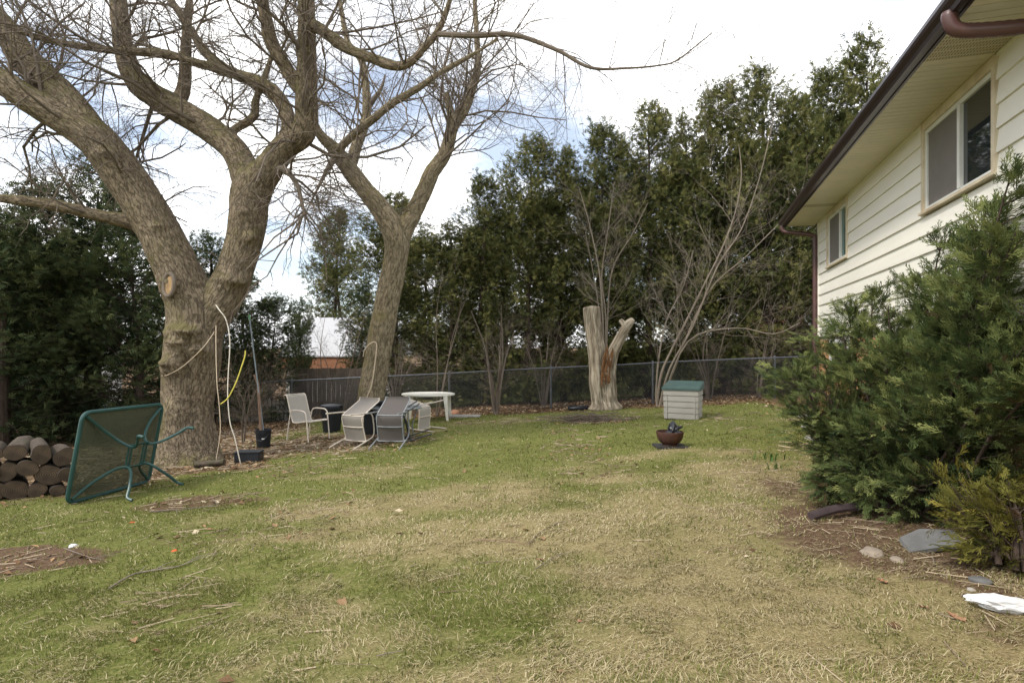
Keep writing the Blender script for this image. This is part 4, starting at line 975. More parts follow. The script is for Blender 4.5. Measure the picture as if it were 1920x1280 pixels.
def juniper(name, label, base, arms, mat, seed, ns=200, S=(.7, 1.45), jit=.10):
    rng = np.random.default_rng(seed); root = thing(name, label, 'juniper', base); B = np.array(base)
    P, D, U, Sc, Rn, br = [], [], [], [], [], []
    for tipx, tipy, tipz, n in arms:
        tip = np.array([tipx, tipy, tipz]) + rng.normal(0, .05, 3); st = np.array([rng.uniform(-.15, .15), rng.uniform(-.25, .25), .05])
        st = st + np.array([tip[0] * .12, tip[1] * .35, 0])
        tip = st + (tip - st) * (1 - .13 / max(np.linalg.norm(tip - st), .5))
        mid = st * .5 + tip * .5 + np.array([0, 0, .02 + .16 * rng.random()]); mid[2] = max(mid[2], .12)
        C = smooth_path([st, mid, tip], 8); ln = np.linalg.norm(tip - st)
        br.append((C[[0, 4, 8, 12, 16]], .022, .005))
        m = int(n * ns * (0.5 + ln * .55))
        # side shoots
        K = max(5, int(n * 24)); tt = rng.uniform(.12, 1.0, K) ** .8
        for q in range(K):
            i = min(int(tt[q] * 16), 15); p0 = C[i]; dirm = C[i + 1] - C[i]; dirm /= np.linalg.norm(dirm)
            o = rng.normal(0, 1, 3); o -= dirm * o.dot(dirm); o /= np.linalg.norm(o); o[2] = o[2] * .4 + .04
            sl_ = rng.uniform(.18, .42) * (1.15 - .6 * tt[q]); e = p0 + (dirm * rng.uniform(.5, 1) + o * .9) * sl_; e[2] = max(e[2], .06)
            mm = p0 * .5 + e * .5 + np.array([0, 0, -.02])
            br.append(([p0, p0 * .6 + mm * .4, mm, mm * .5 + e * .5, e], .005, .002))
            k = max(4, m // K); f = rng.uniform(.25, 1.05, k)[:, None]
            pp = p0 + (e - p0) * f + rng.normal(0, jit * .35, (k, 3)); pp[:, 2] = np.maximum(pp[:, 2], .04)
            P.append(pp); dd = (e - p0) / (np.linalg.norm(e - p0) + 1e-6) + rng.normal(0, .38, (k, 3)) * np.array([1, 1, .7]) - np.array([0, 0, .08]); D.append(dd)
            U.append(rng.normal(0, .32, (k, 3)) + np.cross(dirm, [0, 0, 1]) * 1.2); Sc.append(rng.uniform(*S, k))
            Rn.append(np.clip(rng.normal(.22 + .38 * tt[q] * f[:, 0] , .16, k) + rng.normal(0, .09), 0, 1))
    P, D, U, Sc, Rn = map(np.concatenate, (P, D, U, Sc, Rn))
    # keep it in front of the wall
    wx = P[:, 0] + B[0]; wy = P[:, 1] + B[1]; ok = (HX - wx) - 0.302 * (HY_ - wy) > 0.09
    P, D, U, Sc, Rn = P[ok], D[ok], U[ok], Sc[ok], Rn[ok]
    T = feather_template(rng); V, F_ = place(T, P, D, U, Sc)
    dW = (HX - (V[:, 0] + B[0])) - 0.302 * (HY_ - (V[:, 1] + B[1])); V[:, 0] -= np.maximum(0, .07 - dW)
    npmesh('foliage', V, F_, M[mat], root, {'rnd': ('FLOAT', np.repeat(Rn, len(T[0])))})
    stuff(tubes_np('stems', br, M['cedar_trunk'], root, 5))
    print(name, len(P), len(F_)); return root
jb = Vector((3.72, 5.75, 0)); jb.z = sh(jb.x, jb.y)
JA = []
def arm(px, py, Y, n):
    kk = (px - 960) / FPX
    if kk > .6: Y = min(Y, 11.4 - .957 * (11.4 * kk - 6.076) / (.957 * kk - .289) - .36)
    p = at(px, py, Y) - jb; JA.append((p.x, p.y, p.z, n))
for a_ in ((1480, 695, 6.3, 1.0), (1525, 760, 6.0, 1.0), (1470, 712, 6.6, .7), (1500, 800, 5.9, .9), (1530, 608, 6.7, .8), (1575, 600, 6.3, 1.0), (1640, 500, 6.6, .8), (1600, 560, 6.5, .9), (1690, 560, 6.0, 1.1),
           (1720, 520, 6.1, 1.0), (1760, 430, 6.0, 1.0), (1800, 400, 5.7, 1.0), (1850, 350, 5.5, 1.0), (1915, 285, 5.2, 1.0), (1880, 330, 5.4, .8), (1900, 430, 5.0, 1.1), (1820, 480, 5.3, 1.1), (1760, 560, 5.4, 1.2), (1880, 560, 4.9, 1.2),
           (1660, 650, 5.6, 1.2), (1600, 680, 5.8, 1.2), (1720, 640, 5.2, 1.2), (1800, 620, 5.0, 1.2), (1860, 680, 4.7, 1.2), (1560, 850, 5.5, 1.0), (1530, 880, 5.6, .9), (1600, 900, 5.3, 1.0), (1640, 800, 5.2, 1.2), (1700, 760, 5.0, 1.2), (1780, 740, 4.8, 1.2),
           (1640, 930, 5.1, .9), (1700, 900, 4.9, 1.0), (1580, 780, 5.6, 1.1), (1540, 720, 6.0, 1.0), (1920, 620, 4.6, 1.1), (1900, 780, 4.5, 1.1), (1960, 480, 4.8, 1.0), (1990, 700, 4.4, 1.0), (1820, 860, 4.7, .8), (1750, 960, 4.8, .7), (1620, 620, 6.2, 1.0), (1555, 660, 6.6, 1.0), (1740, 690, 5.6, 1.0), (1830, 560, 5.5, 1.0), (1545, 925, 5.5, .6), (1960, 850, 4.3, .9), (1880, 900, 4.5, .8), (1850, 620, 4.5, 1.2), (1900, 540, 4.4, 1.2), (1940, 400, 4.3, 1.2), (1910, 700, 4.2, 1.2), (1960, 620, 4.1, 1.2), (1500, 690, 6.4, 1.0), (1470, 740, 6.3, .8), (1545, 800, 5.9, 1.0), (1515, 890, 5.7, .9)):
    arm(*a_)
juniper('juniper_bush', 'big feathery green juniper sprawling against the cream house wall', jb, JA, 'juniper', 12)
j2 = gpt(1890, 1062); 
JB = [(at(px, py, Y) - j2) for px, py, Y in ((1830, 920, 4.05), (1860, 900, 4.1), (1900, 930, 4.0), (1930, 960, 3.9), (1840, 980, 3.95), (1880, 1000, 3.9), (1920, 1040, 3.8), (1960, 980, 3.8), (1820, 950, 4.2), (1990, 1030, 3.8))]
juniper('golden_juniper', 'small yellowish juniper at the right edge below the big one', j2, [(p.x, p.y, p.z, .9) for p in JB], 'juniper_gold', 13, 60)

# ------------------------------------------------------------------ fences
FY = 17.0
cf = thing('chain_link_fence', 'grey chain link fence running along the back of the lawn', 'fence', (0, FY, 0))
posts = [-8.2, -6.45, -2.9, -0.05, 1.15, 4.15, 7.75, 10.6, 13.5]
posts = [-9.6, -6.5, -4.2, -1.85, 1.15, 4.15, 7.75, 10.8, 13.8]
def ftop(x): return float(gz(np.array([x]), np.array([FY]))[0]) + 1.2
for x in posts:
    MB().tube([(x, 0, ftop(x) - 1.35), (x, 0, ftop(x) + .04)], .03, 8).lathe([(.036, ftop(x) + .03), (.03, ftop(x) + .06), (.0001, ftop(x) + .07)], 8, M=Matrix.Translation((x, 0, 0))).build('post', M['galv'], cf, True)
xs = np.arange(-9.6, 13.81, .4)
MB().tube([(x, -.005, ftop(x)) for x in xs], .022, 8).build('top_rail', M['galv'], cf, True)
wm = MB()
for i in np.arange(-9.6, 13.8, .085):
    for sg in (-1, 1):
        x1 = min(max(i + sg * 1.1, -9.6), 13.8)
        if abs(x1 - i) < .3: continue
        k = abs(x1 - i) / 1.1
        za, zb = ftop(i) - 1.17, ftop(x1) - 1.17 + 1.15 * k
        wm.tube([(i, -.030 + .004 * sg, za), (x1, -.030 + .004 * sg, zb)], .0035, 3, False)
stuff(wm.build('wire_mesh', M['galv_dark'], cf))
wf = thing('wooden_fence', 'weathered brown board fence behind the wire fence on the left', 'fence', (0, 18.4, 0))
x = -7.1; 
while x < -4.4:
    z0 = sh(x, 18.4); w_ = .135; tp = 1.6 - (690 - HORIZON) / FPX * 18.4 + random.uniform(-.02, .02)
    MB().box(x, x + w_, -.012, .012, z0 - .05, tp).build('board', M['old_fence'], wf); x += .148
for zz_ in (-.25, .55): MB().box(-7.12, -4.38, .013, .06, zz_, zz_ + .09).build('rail', M['old_fence'], wf)
pf = thing('picket_fence', 'low pale weathered picket fence behind the maple', 'fence', (0, 17.3, 0))
x = -9.2
while x < -6.7:
    z0 = sh(x, 17.3); tp = EYE - (748 - HORIZON) / FPX * 17.3 + random.uniform(-.03, .03); w_ = .08
    MB().add([(x, -.01, z0 - .04), (x + w_, -.01, z0 - .04), (x + w_, -.01, tp - .06), (x + w_ / 2, -.01, tp), (x, -.01, tp - .06), (x, .01, z0 - .04), (x + w_, .01, z0 - .04), (x + w_, .01, tp - .06), (x + w_ / 2, .01, tp), (x, .01, tp - .06)],
             [(0, 1, 2, 3, 4), (9, 8, 7, 6, 5), (0, 5, 6, 1), (1, 6, 7, 2), (2, 7, 8, 3), (3, 8, 9, 4), (4, 9, 5, 0)]).build('picket', M['grey_picket'], pf); x += .125
MB().box(-9.22, -6.68, .011, .05, -.35, -.27).build('rail', M['grey_picket'], pf)

# ------------------------------------------------------------------ neighbouring buildings
nb_ = thing('shed', 'low building with pale roof and orange trim beyond the wooden fence', 'shed', (-8.2, 25.0, sh(-8.2, 25)))
def wz(py, Y): return EYE - (py - HORIZON) / FPX * Y - nb_.location.z
MB().box(-1.6, 2.9, 0, 5, -.1, wz(692, 25)).build('wall', M['white_wall'], nb_)
MB().box(-1.7, 3.0, -.35, -.25, wz(690, 25), wz(668, 25)).build('fascia', M['orange_wood'], nb_)
e0 = wz(667, 24.6); r0 = wz(596, 28)
MB().add([(-1.8, -.4, e0), (3.1, -.4, e0), (3.1, 2.6, r0), (-1.8, 2.6, r0), (3.1, 5.6, e0), (-1.8, 5.6, e0), (-1.8, -.4, e0 - .05), (3.1, -.4, e0 - .05), (3.1, 5.6, e0 - .05), (-1.8, 5.6, e0 - .05)],
         [(0, 1, 2, 3), (3, 2, 4, 5), (0, 6, 7, 1), (4, 8, 9, 5), (6, 9, 8, 7), (1, 7, 8, 4, 2), (0, 3, 5, 9, 6)]).build('roof', M['pale_roof'], nb_)
hb = thing('brick_house', 'red brick house glimpsed between the cedars and the house corner', 'house', (14.2, 27.5, sh(14.2, 27.5)))
def wz2(py, Y): return EYE - (py - HORIZON) / FPX * Y - hb.location.z
rb = MB(); rb.box(-.7, 5, 0, 6, -.2, wz2(540, 27.5)); rb.build('wall', M['redbrick'], hb)
MB().box(-.25, .1, -.06, .0, wz2(610, 27.5), wz2(565, 27.5)).build('window', M['white_frame'], hb)
e0 = wz2(545, 27.2); r0 = wz2(450, 30)
MB().add([(-1.2, -.5, e0), (5.4, -.5, e0), (5.4, 3, r0), (1, 3, r0), (5.4, 6.5, e0), (-1.2, 6.5, e0)], [(0, 1, 2, 3), (3, 2, 4, 5), (0, 3, 5), (0, 5, 4, 1), (1, 4, 2)]).build('roof', M['shingle'], hb)
hw = thing('neighbour_house', 'white walled house with dark eave at the far left edge', 'house', (-19.5, 20.0, sh(-19.5, 20)))
def wz3(py, Y): return EYE - (py - HORIZON) / FPX * Y - hw.location.z
MB().box(-4, 1.9, 0, 6, -.2, wz3(575, 20)).build('wall', M['white_wall'], hw)
e0 = wz3(578, 19.5); r0 = wz3(480, 23)
MB().add([(-4.5, -.6, e0), (2.4, -.6, e0), (2.4, 3, r0), (-4.5, 3, r0), (2.4, 6.6, e0), (-4.5, 6.6, e0), (-4.5, -.6, e0 - .2), (2.4, -.6, e0 - .2), (2.4, 6.6, e0 - .2), (-4.5, 6.6, e0 - .2)],
         [(0, 1, 2, 3), (3, 2, 4, 5), (0, 6, 7, 1), (4, 8, 9, 5), (6, 9, 8, 7), (1, 7, 8, 4, 2), (0, 3, 5, 9, 6)]).build('roof', M['dark_house'], hw)

# ------------------------------------------------------------------ sling chairs
def chair_parts(root, Mx, tube, sling, hw_=.245):
    """local: +x forward, y across, z up; Mx turns the whole chair about its base"""
    prof = smooth_path([(.27, .425), (.20, .425), (.0, .392), (-.16, .375), (-.225, .40), (-.262, .47), (-.31, .62), (-.375, .82), (-.405, .91), (-.435, .945), (-.475, .955)], 4)
    for sy in (-1, 1):
        MB().tube([Mx @ Vector((a, sy * hw_, b)) for a, b in prof], .0125, 8).build('side_rail', tube, root, True)
        leg = smooth_path([(-.36, sy * .285, 0), (-.315, sy * .285, .25), (-.27, sy * .285, .50), (-.235, sy * .287, .60), (-.16, sy * .29, .642), (0, sy * .292, .648), (.14, sy * .29, .64), (.215, sy * .287, .60), (.245, sy * .285, .50), (.275, sy * .285, .25), (.305, sy * .285, 0)], 4)
        MB().tube([Mx @ Vector(p) for p in leg], .0135, 8).build('leg_frame', tube, root, True)
        st_ = MB()
        st_.tube([Mx @ Vector((.258, sy * hw_, .422)), Mx @ Vector((.258, sy * .285, .422))], .011, 6)
        st_.tube([Mx @ Vector((-.285, sy * hw_, .54)), Mx @ Vector((-.262, sy * .285, .54))], .011, 6)
        st_.build('bracket', tube, root, True)
    for a, b in ((.272, .415), (-.235, .385), (-.462, .955)):
        MB().tube([Mx @ Vector((a, -hw_, b)), Mx @ Vector((a, hw_, b))], .011, 8).build('crossbar', tube, root, True)
    MB().tube([Mx @ Vector(p) for p in smooth_path([(-.02, -hw_, .385), (-.02, -.12, .355), (-.02, .12, .355), (-.02, hw_, .385)], 4)], .010, 6).build('crossbar', tube, root, True)
    v = []; f = []; n = len(prof); m = 7
    for lay in (0.004, -0.004):
        for a, b in prof:
            for k in range(m):
                u = -1 + 2 * k / (m - 1); sag = -.016 * (1 - u * u)
                v.append(Mx @ Vector((a + lay * .5, u * (hw_ - .008), b + sag + lay)))
    for l in range(2):
        for i in range(n - 1):
            for k in range(m - 1):
                q = l * n * m + i * m + k; fc = (q, q + 1, q + m + 1, q + m); f.append(fc if l == 0 else fc[::-1])
    MB().add(v, f).build('sling', sling, root, True)
def tip_matrix(up, tip):
    """forward goes down by 'tip' degrees, the back points towards 'up' (x,y)"""
    u = Vector((up[0], up[1], 0)).normalized(); z = Vector((0, 0, 1)); t_ = math.radians(tip)
    fwd = u * math.cos(t_) - z * math.sin(t_); upv = u * math.sin(t_) + z * math.cos(t_)
    y = upv.cross(fwd)
    return Matrix((fwd, y, upv)).transposed().to_4x4()
def add_chair(label, base, Mx, tube, sling, shift=True):
    root = thing('patio_chair', label, 'chair', base, 0, 'sling patio chairs round the glass table')
    # lowest points of the frame decide how high it sits
    pts = [Mx @ Vector(p) for p in ((.305, .285, 0), (.305, -.285, 0), (-.36, .285, 0), (-.36, -.285, 0), (.27, .25, .42), (.27, -.25, .42), (-.475, .25, .955), (-.475, -.25, .955), (.0, .292, .648), (0, -.292, .648), (.22, .287, .6), (.22, -.287, .6))]
    low = min(p.z - (sh(base.x + p.x, base.y + p.y) - base.z) for p in pts)
    Mx = Matrix.Translation((0, 0, -low + .008)) @ Mx
    chair_parts(root, Mx, tube, sling); return root
p = gpt(573, 829); p.y += .22; p.z = sh(p.x, p.y)
add_chair('beige sling patio chair standing upright beside the fallen ones', p, Matrix.Rotation(math.radians(-30), 4, 'Z'), M['beige_tube'], M['beige_sling'])
p = gpt(628, 848); p += Vector((.0, .28, 0)); p.z = sh(p.x, p.y)
add_chair('beige sling chair tipped forward against the glass table, left of the grey one', p, tip_matrix((.42, .9), 82), M['beige_tube'], M['taupe_sling'])
p = gpt(712, 850); p += Vector((.0, .28, 0)); p.z = sh(p.x, p.y)
add_chair('grey sling chair tipped forward with its feet towards the lawn', p, tip_matrix((.10, .99), 83), M['grey_tube'], M['grey_sling'])
p = gpt(805, 822); p += Vector((-.10, .05, 0)); p.z = sh(p.x, p.y)
add_chair('black sling chair toppled low beside the right of the glass table', p, tip_matrix((-.95, -.25), 112), M['dark_tube'], M['dark_sling'])
p = gpt(818, 812); p += Vector((.02, .42, 0)); p.z = sh(p.x, p.y)
add_chair('beige sling chair tipped over the right edge of the glass table', p, tip_matrix((-.86, .35), 94), M['beige_tube'], M['beige_sling'])
p = Vector((-3.15, 13.0, 0)); p.z = sh(p.x, p.y)
add_chair('dark sling chair leaning onto the far side of the glass table', p, tip_matrix((.4, -.9), 88), M['dark_tube'], M['dark_sling'])

# glass table between the chairs
gt0 = Vector((-2.42, 12.05, 0)); gt0.z = sh(gt0.x, gt0.y)
gt = thing('glass_table', 'low grey glass topped patio table ringed by fallen chairs', 'table', gt0)
TZ = EYE - (763 - HORIZON) / FPX * 12.05 - gt0.z
MB().lathe([(.0001, TZ - .008), (.50, TZ - .008), (.50, TZ), (.0001, TZ)], 32).build('glass_top', M['table_glass'], gt, True)
rim = MB(); rim.tube([(.515 * math.cos(a), .515 * math.sin(a), TZ - .006) for a in np.linspace(0, 6.2832, 33)[:-1]], .018, 8, closed=True); rim.build('rim', M['grey_tube'], gt, True)
for q in range(4):
    a = q * 1.5708 + .6; cx, cy = math.cos(a), math.sin(a); zl = sh(gt0.x + .42 * cx, gt0.y + .42 * cy) - gt0.z
    MB().tube(smooth_path([(.50 * cx, .50 * cy, TZ - .02), (.40 * cx, .40 * cy, TZ * .6), (.36 * cx, .36 * cy, TZ * .3), (.42 * cx, .42 * cy, zl)], 4), .014, 8).build('leg', M['grey_tube'], gt, True)

# white plastic table
wt0 = gpt(803, 782); wt0.y = 15.5; wt0.x = (803 - 960) / FPX * 15.5; wt0.z = sh(wt0.x, wt0.y)
wt = thing('white_table', 'white oval plastic garden table standing near the fence', 'table', wt0)
TZ = EYE - (737 - HORIZON) / FPX * 15.5 - wt0.z
top = MB(); top.lathe([(.0001, TZ - .03), (.66, TZ - .03), (.69, TZ - .045), (.71, TZ - .045), (.715, TZ - .01), (.70, TZ), (.65, TZ - .003), (.64, TZ - .008), (.0001, TZ - .008)], 40, 1.0, .8); top.build('table_top', M['white_plastic'], wt, True)
for sx in (-1, 1):
    for sy in (-1, 1):
        x_, y_ = sx * .50, sy * .34; zl = sh(wt0.x + x_ * 1.1, wt0.y + y_ * 1.1) - wt0.z
        l_ = MB(); v = []
        for (xx_, yy_, z_, w_) in ((x_ * 1.12, y_ * 1.12, zl - .005, .028), (x_, y_, TZ - .035, .055)):
            v += [(xx_ - w_, yy_ - w_, z_), (xx_ + w_, yy_ - w_, z_), (xx_ + w_, yy_ + w_, z_), (xx_ - w_, yy_ + w_, z_)]
        l_.add(v, [(3, 2, 1, 0), (4, 5, 6, 7), (0, 1, 5, 4), (1, 2, 6, 5), (2, 3, 7, 6), (3, 0, 4, 7)]); l_.build('leg', M['white_plastic'], wt)

# green glass table on its side
BL, BR = gpt(124, 948), gpt(278, 906)
u = (BR - BL); U_ = u.normalized(); up = Vector((0, 0, 1)); nh = U_.cross(up).normalized()
if nh.x < 0: nh = -nh
ph = math.radians(11); Vv = (up * math.cos(ph) + nh * math.sin(ph)); Vv = (Vv - U_ * Vv.dot(U_)).normalized(); Nn = U_.cross(Vv)
if Nn.x < 0: Nn = -Nn
hwid, hht = u.length / 2, .58
cen = (BL + BR) / 2
tt0 = thing('glass_patio_table', 'green framed glass patio table standing on its side by the maple', 'table', cen)
def tl(a, b, c): return U_ * a + Vv * (b + hht + .02) + Nn * c
cr = .10; ring = []
for sx, sy, a0 in ((1, 1, 0), (-1, 1, 90), (-1, -1, 180), (1, -1, 270)):
    for q in range(6):
        a = math.radians(a0 + q * 18); ring.append(tl(sx * (hwid - cr) + cr * math.cos(a), sy * (hht - cr) + cr * math.sin(a), 0))
fr = MB(); fr.tube(ring, .026, 8, closed=True); fr.build('frame', M['green_metal'], tt0, True)
gl = MB(); n = len(ring); gl.add([p_ - Nn * .004 for p_ in ring] + [p_ + Nn * .004 for p_ in ring], [tuple(range(n - 1, -1, -1)), tuple(range(n, 2 * n))] + [(k, (k + 1) % n, n + (k + 1) % n, n + k) for k in range(n)]); gl.build('glass_top', M['patio_glass'], tt0)
for sx in (-1, 1):
    for sy in (-1, 1):
        k = 1.0
        pth = smooth_path([tl(sx * (hwid - .05), sy * (hht - .05), .02), tl(sx * .40, sy * .36, .06), tl(sx * .22, sy * .20, .17), tl(sx * .155, sy * .14, .30), tl(sx * .20, sy * .17, .42), tl(sx * .34, sy * .30, .56), tl(sx * .43, sy * .39, .63), tl(sx * .445, sy * .40, .72)], 5)
        if sy < 0:                                                 # feet rest on the ground
            f_ = Vector(pth[-1]) + cen; dz = sh(f_.x, f_.y) - f_.z + .015
            for i in range(len(pth)): pth[i][2] += dz * max(0, (i / (len(pth) - 1) - .45) / .55)
        MB().tube(pth, .019, 8).build('leg', M['green_metal'], tt0, True)
for sy in (-1, 1):
    MB().tube([tl(-.16, sy * .15, .30), tl(.16, sy * .15, .30)], .020, 8, flat=.6).build('cross_plate', M['green_metal'], tt0, True)
for sx in (-.15, -.10, .10, .15):
    MB().tube([tl(sx, -.15, .285), tl(sx, .15, .285)], .013, 6).build('cross_bar', M['green_metal'], tt0, True)

# ------------------------------------------------------------------ firewood pile
def log(label, p, r, L, ax_, name='firewood_log'):
    t_ = thing(name, label, 'log', p, 0, 'logs of the firewood pile'); a = Vector(ax_).normalized()
    Q = a.to_track_quat('Z', 'Y').to_matrix().to_4x4()
    prof = [(r * (.97 + .06 * random.random()), z_) for z_ in np.linspace(0, L, 6)]
    m_ = MB(); seg = 24; ph_ = random.random() * 6; v = []
    for i, (rr_, z_) in enumerate(prof):
        for k in range(seg):
            an = 6.2832 * k / seg; w_ = rr_ * (1 + .12 * math.sin(2 * an + ph_) + .03 * math.sin(5 * an + ph_ * 2 + i * .4) + random.uniform(-.025, .025)); v.append(Q @ Vector((w_ * math.cos(an), w_ * math.sin(an), z_)))
    m_.add(v, [(i * seg + k, i * seg + (k + 1) % seg, (i + 1) * seg + (k + 1) % seg, (i + 1) * seg + k) for i in range(5) for k in range(seg)])
    m_.build('bark', M['log_bark'], t_, True)
    for i, z_, s_ in ((0, .004, -1), (5, L - .004, 1)):
        e = MB(); vv = [Vector(v[i * seg + k]) * 1.0 for k in range(seg)]; c_ = sum(vv, Vector()) / seg; vv = [c_ + (q - c_) * .985 + a * .004 * s_ for q in vv]
        npmesh('cut_end', np.array([tuple(q) for q in vv] + [tuple(c_ + a * .008 * s_)]), np.array([((k, (k + 1) % seg, seg) if s_ > 0 else ((k + 1) % seg, k, seg)) for k in range(seg)]), M['log_rings'], t_, {'rr': ('FLOAT', np.array([1.0] * seg + [0.0]))})
    return t_
LA = (-.62, .78, 0)
logs = [(28, 848, 20, 'top log of the woodpile, nearest the left picture edge', .8), (78, 852, 21, 'second top log of the woodpile from the left', .6), (121, 856, 17, 'top log of the woodpile nearest the glass table', .6), (13, 884, 19, 'middle row log of the woodpile, leftmost', .6), (52, 878, 19, 'middle row log below the gap of the two left top logs', .6),
        (92, 890, 24, 'widest log in the middle of the woodpile', .6), (128, 890, 15, 'small middle row log behind the tilted table edge', .5), (28, 918, 21, 'bottom row log second from the left edge', .6), (70, 914, 18, 'bottom row log third from the left edge', .6), (-10, 922, 19, 'bottom row log cut by the left picture edge', .6), (-16, 850, 19, 'top log of the woodpile cut by the left picture edge', .7), (108, 922, 14, 'bottom row log nearest the glass table', .5), (-22, 886, 18, 'middle row log cut by the left picture edge', .6)]
base_p = gpt(70, 934); wp = base_p.y + .05
for px, py, rp, lab, L in logs:
    Y = wp + random.uniform(-.04, .05) + (px - 60) * .0022; p = at(px, py, Y); r = rp / FPX * Y * random.uniform(.78, .98)
    z_ = sh(p.x, p.y) + r
    if p.z < z_ + .03: p.z = z_ - .01
    log(lab, p, r, L, (-.62 + random.uniform(-.2, .2), .78, random.uniform(-.06, .06)))
p = gpt(366, 878); p.z += .06; t_ = log('short cut log lying at the foot of the maple', p, .055, .46, (.95, .12, .06), 'cut_log'); t_['group'] = 'x'; del t_['group']

# ------------------------------------------------------------------ pole bucket, boxes, ropes
p = gpt(494, 838); bu = thing('bucket', 'black plastic bucket holding two old poles', 'bucket', p)
MB().lathe([(.0001, .002), (.125, .002), (.150, .30), (.157, .30), (.157, .325), (.150, .325), (.150, .345), (.157, .345), (.157, .37), (.143, .37), (.12, .02), (.0001, .02)], 24).build('tub', M['black_plastic'], bu, True)
MB().tube(smooth_path([(-.155, -.02, .33), (-.10, -.15, .20), (.05, -.17, .17), (.155, -.03, .33)], 4), .004, 6).build('handle', M['galv'], bu, True)
MB().box(.03, .085, -.160, -.146, .19, .205).build('sticker', M['white_frame'], bu)
po = thing('leaning_pole', 'long grey metal pole with green tip leaning out of the bucket', 'pole', p)
a = at(490, 830, p.y) - p; b = at(467, 590, p.y - .1) - p
dpt = Vector((.02, .04, .03))
MB().tube([dpt, dpt.lerp(b, .45), dpt.lerp(b, .97)], .014, 8).build('shaft', M['pole_metal'], po, True)
MB().tube([dpt.lerp(b, .96), b], .019, 8).build('tip', M['green_tip'], po, True)
po2 = thing('wooden_pole', 'short brown wooden stake standing in the bucket beside the metal pole', 'pole', p)
MB().tube([Vector((-.02, -.03, .03)), at(484, 720, p.y) - p, at(477, 702, p.y) - p], [.03, .028, .026], 7).build('stake', M['pole_wood'], po2, True)
p = gpt(467, 864); bx_ = thing('black_box', 'low black plastic box lying near the maple roots', 'box', p, .12)
MB().bbox(-.21, .21, -.13, .13, 0.0, .15, .015).build('body', M['black_plastic'], bx_); MB().bbox(-.22, .22, -.14, .14, .151, .175, .008).build('lid', M['black_plastic'], bx_)
p = Vector(((622 - 960) / FPX * 13.9, 13.9, 0)); p.z = sh(p.x, p.y); bn = thing('black_bin', 'black plastic bin behind the tipped beige chair', 'bin', p)
MB().lathe([(.0001, .0), (.20, .0), (.26, .56), (.275, .57), (.275, .60), (.25, .60), (.19, .03), (.0001, .03)], 24).build('tub', M['black_plastic'], bn, True)
MB().lathe([(.235, .605), (.262, .61), (.255, .64), (.10, .665), (.0001, .67)], 24).build('lid', M['black_plastic'], bn, True)
def rope(name, label, rows, r, mat, cat='rope', ground_end=False):
    L = px_limb([(a, b, 4, c) for a, b, c in rows], 6)[:, :3]
    if ground_end: L[-1, 2] = sh(L[-1, 0], L[-1, 1]) + r
    o = L[-1].copy(); m_ = MB(); m_.tube(L - o, r, 6); ob = m_.build(name, mat, None, True, o); tag(ob, label, cat); return ob
rope('rope', 'white rope hanging from the maple fork down to the ground', [(405, 572, 10.05), (412, 582, 9.88), (424, 600, 9.85), (431, 640, 9.8), (428, 700, 9.75), (427, 740, 9.7), (431, 790, 9.7), (440, 820, 9.7), (449, 860, 9.72), (452, 872, 9.75)], .009, M['rope_white'], ground_end=True)
rope('rope', 'thin tan rope hanging close to the maple trunk', [(405, 610, 9.95), (405, 660, 9.8), (407, 720, 9.72), (411, 760, 9.72), (413, 810, 9.72), (405, 862, 9.75)], .007, M['hose'], ground_end=True)
rope('rope', 'tan rope strung diagonally across the burls of the maple', [(402, 622, 9.86), (380, 652, 9.70), (345, 685, 9.72), (316, 702, 9.80), (304, 704, 9.98)], .006, M['hose'])
rope('rope', 'bright yellow rope tied to the hanging rope, curving up right', [(414, 757, 9.72), (428, 745, 9.68), (442, 718, 9.66), (452, 690, 9.66), (459, 668, 9.66), (460, 657, 9.66)], .010, M['rope_yellow'])
rope('hose', 'cream hose looped over the forked tree trunk', [(681, 668, 14.05), (684, 655, 13.96), (694, 644, 13.92), (703, 641, 13.92), (706, 650, 13.92), (703, 680, 13.93), (697, 720, 13.93), (688, 745, 13.95), (683, 768, 13.95), (680, 795, 13.8)], .014, M['hose'], 'hose', True)

# ------------------------------------------------------------------ storage box, fire bowl
p = gpt(1281, 783); sbx = thing('storage_box', 'beige plastic storage box with green lid on the lawn', 'storage box', p, math.radians(-26))
w, d, h = .385, .33, .66
for i in range(5):
    z0 = .0 + i * h / 5; z1 = z0 + h / 5 - .010; k0 = 1 - .0 + .01 * (i - 2)
    MB().bbox(-w * k0, w * k0, -d * k0, d * k0, z0, z1, .012).build('panel', M['box_body'], sbx)
MB().box(-w + .02, w - .02, -d + .02, d - .02, .01, h - .005).build('inner_wall', M['box_body'], sbx)
for sx in (-1, 1):
    MB().bbox(sx * w * .80 - .012, sx * w * .80 + .012, -d * 1.03 - .004, -d + .02, .0, h - .14, .004).build('corner_rib', M['box_body'], sbx)
lid = MB(); a, b = w * 1.09, d * 1.10
v = [(-a, -b, h), (a, -b, h), (a, b, h), (-a, b, h), (-a, -b, h + .05), (a, -b, h + .05), (a, b, h + .16), (-a, b, h + .16), (-a * .92, -b * .82, h + .075), (a * .92, -b * .82, h + .075), (a * .92, b * .95, h + .18), (-a * .92, b * .95, h + .18)]
lid.add(v, [(3, 2, 1, 0), (0, 1, 5, 4), (1, 2, 6, 5), (2, 3, 7, 6), (3, 0, 4, 7), (4, 5, 9, 8), (5, 6, 10, 9), (6, 7, 11, 10), (7, 4, 8, 11), (8, 9, 10, 11)]); lid.build('lid', M['box_lid'], sbx)
p = gpt(1256, 838); fb = thing('fire_bowl', 'rusty brown iron bowl on a dark slab in the lawn', 'fire bowl', p)
MB().bbox(-.25, .25, -.20, .20, 0.0, .035, .008).build('slab', M['charcoal'], fb)
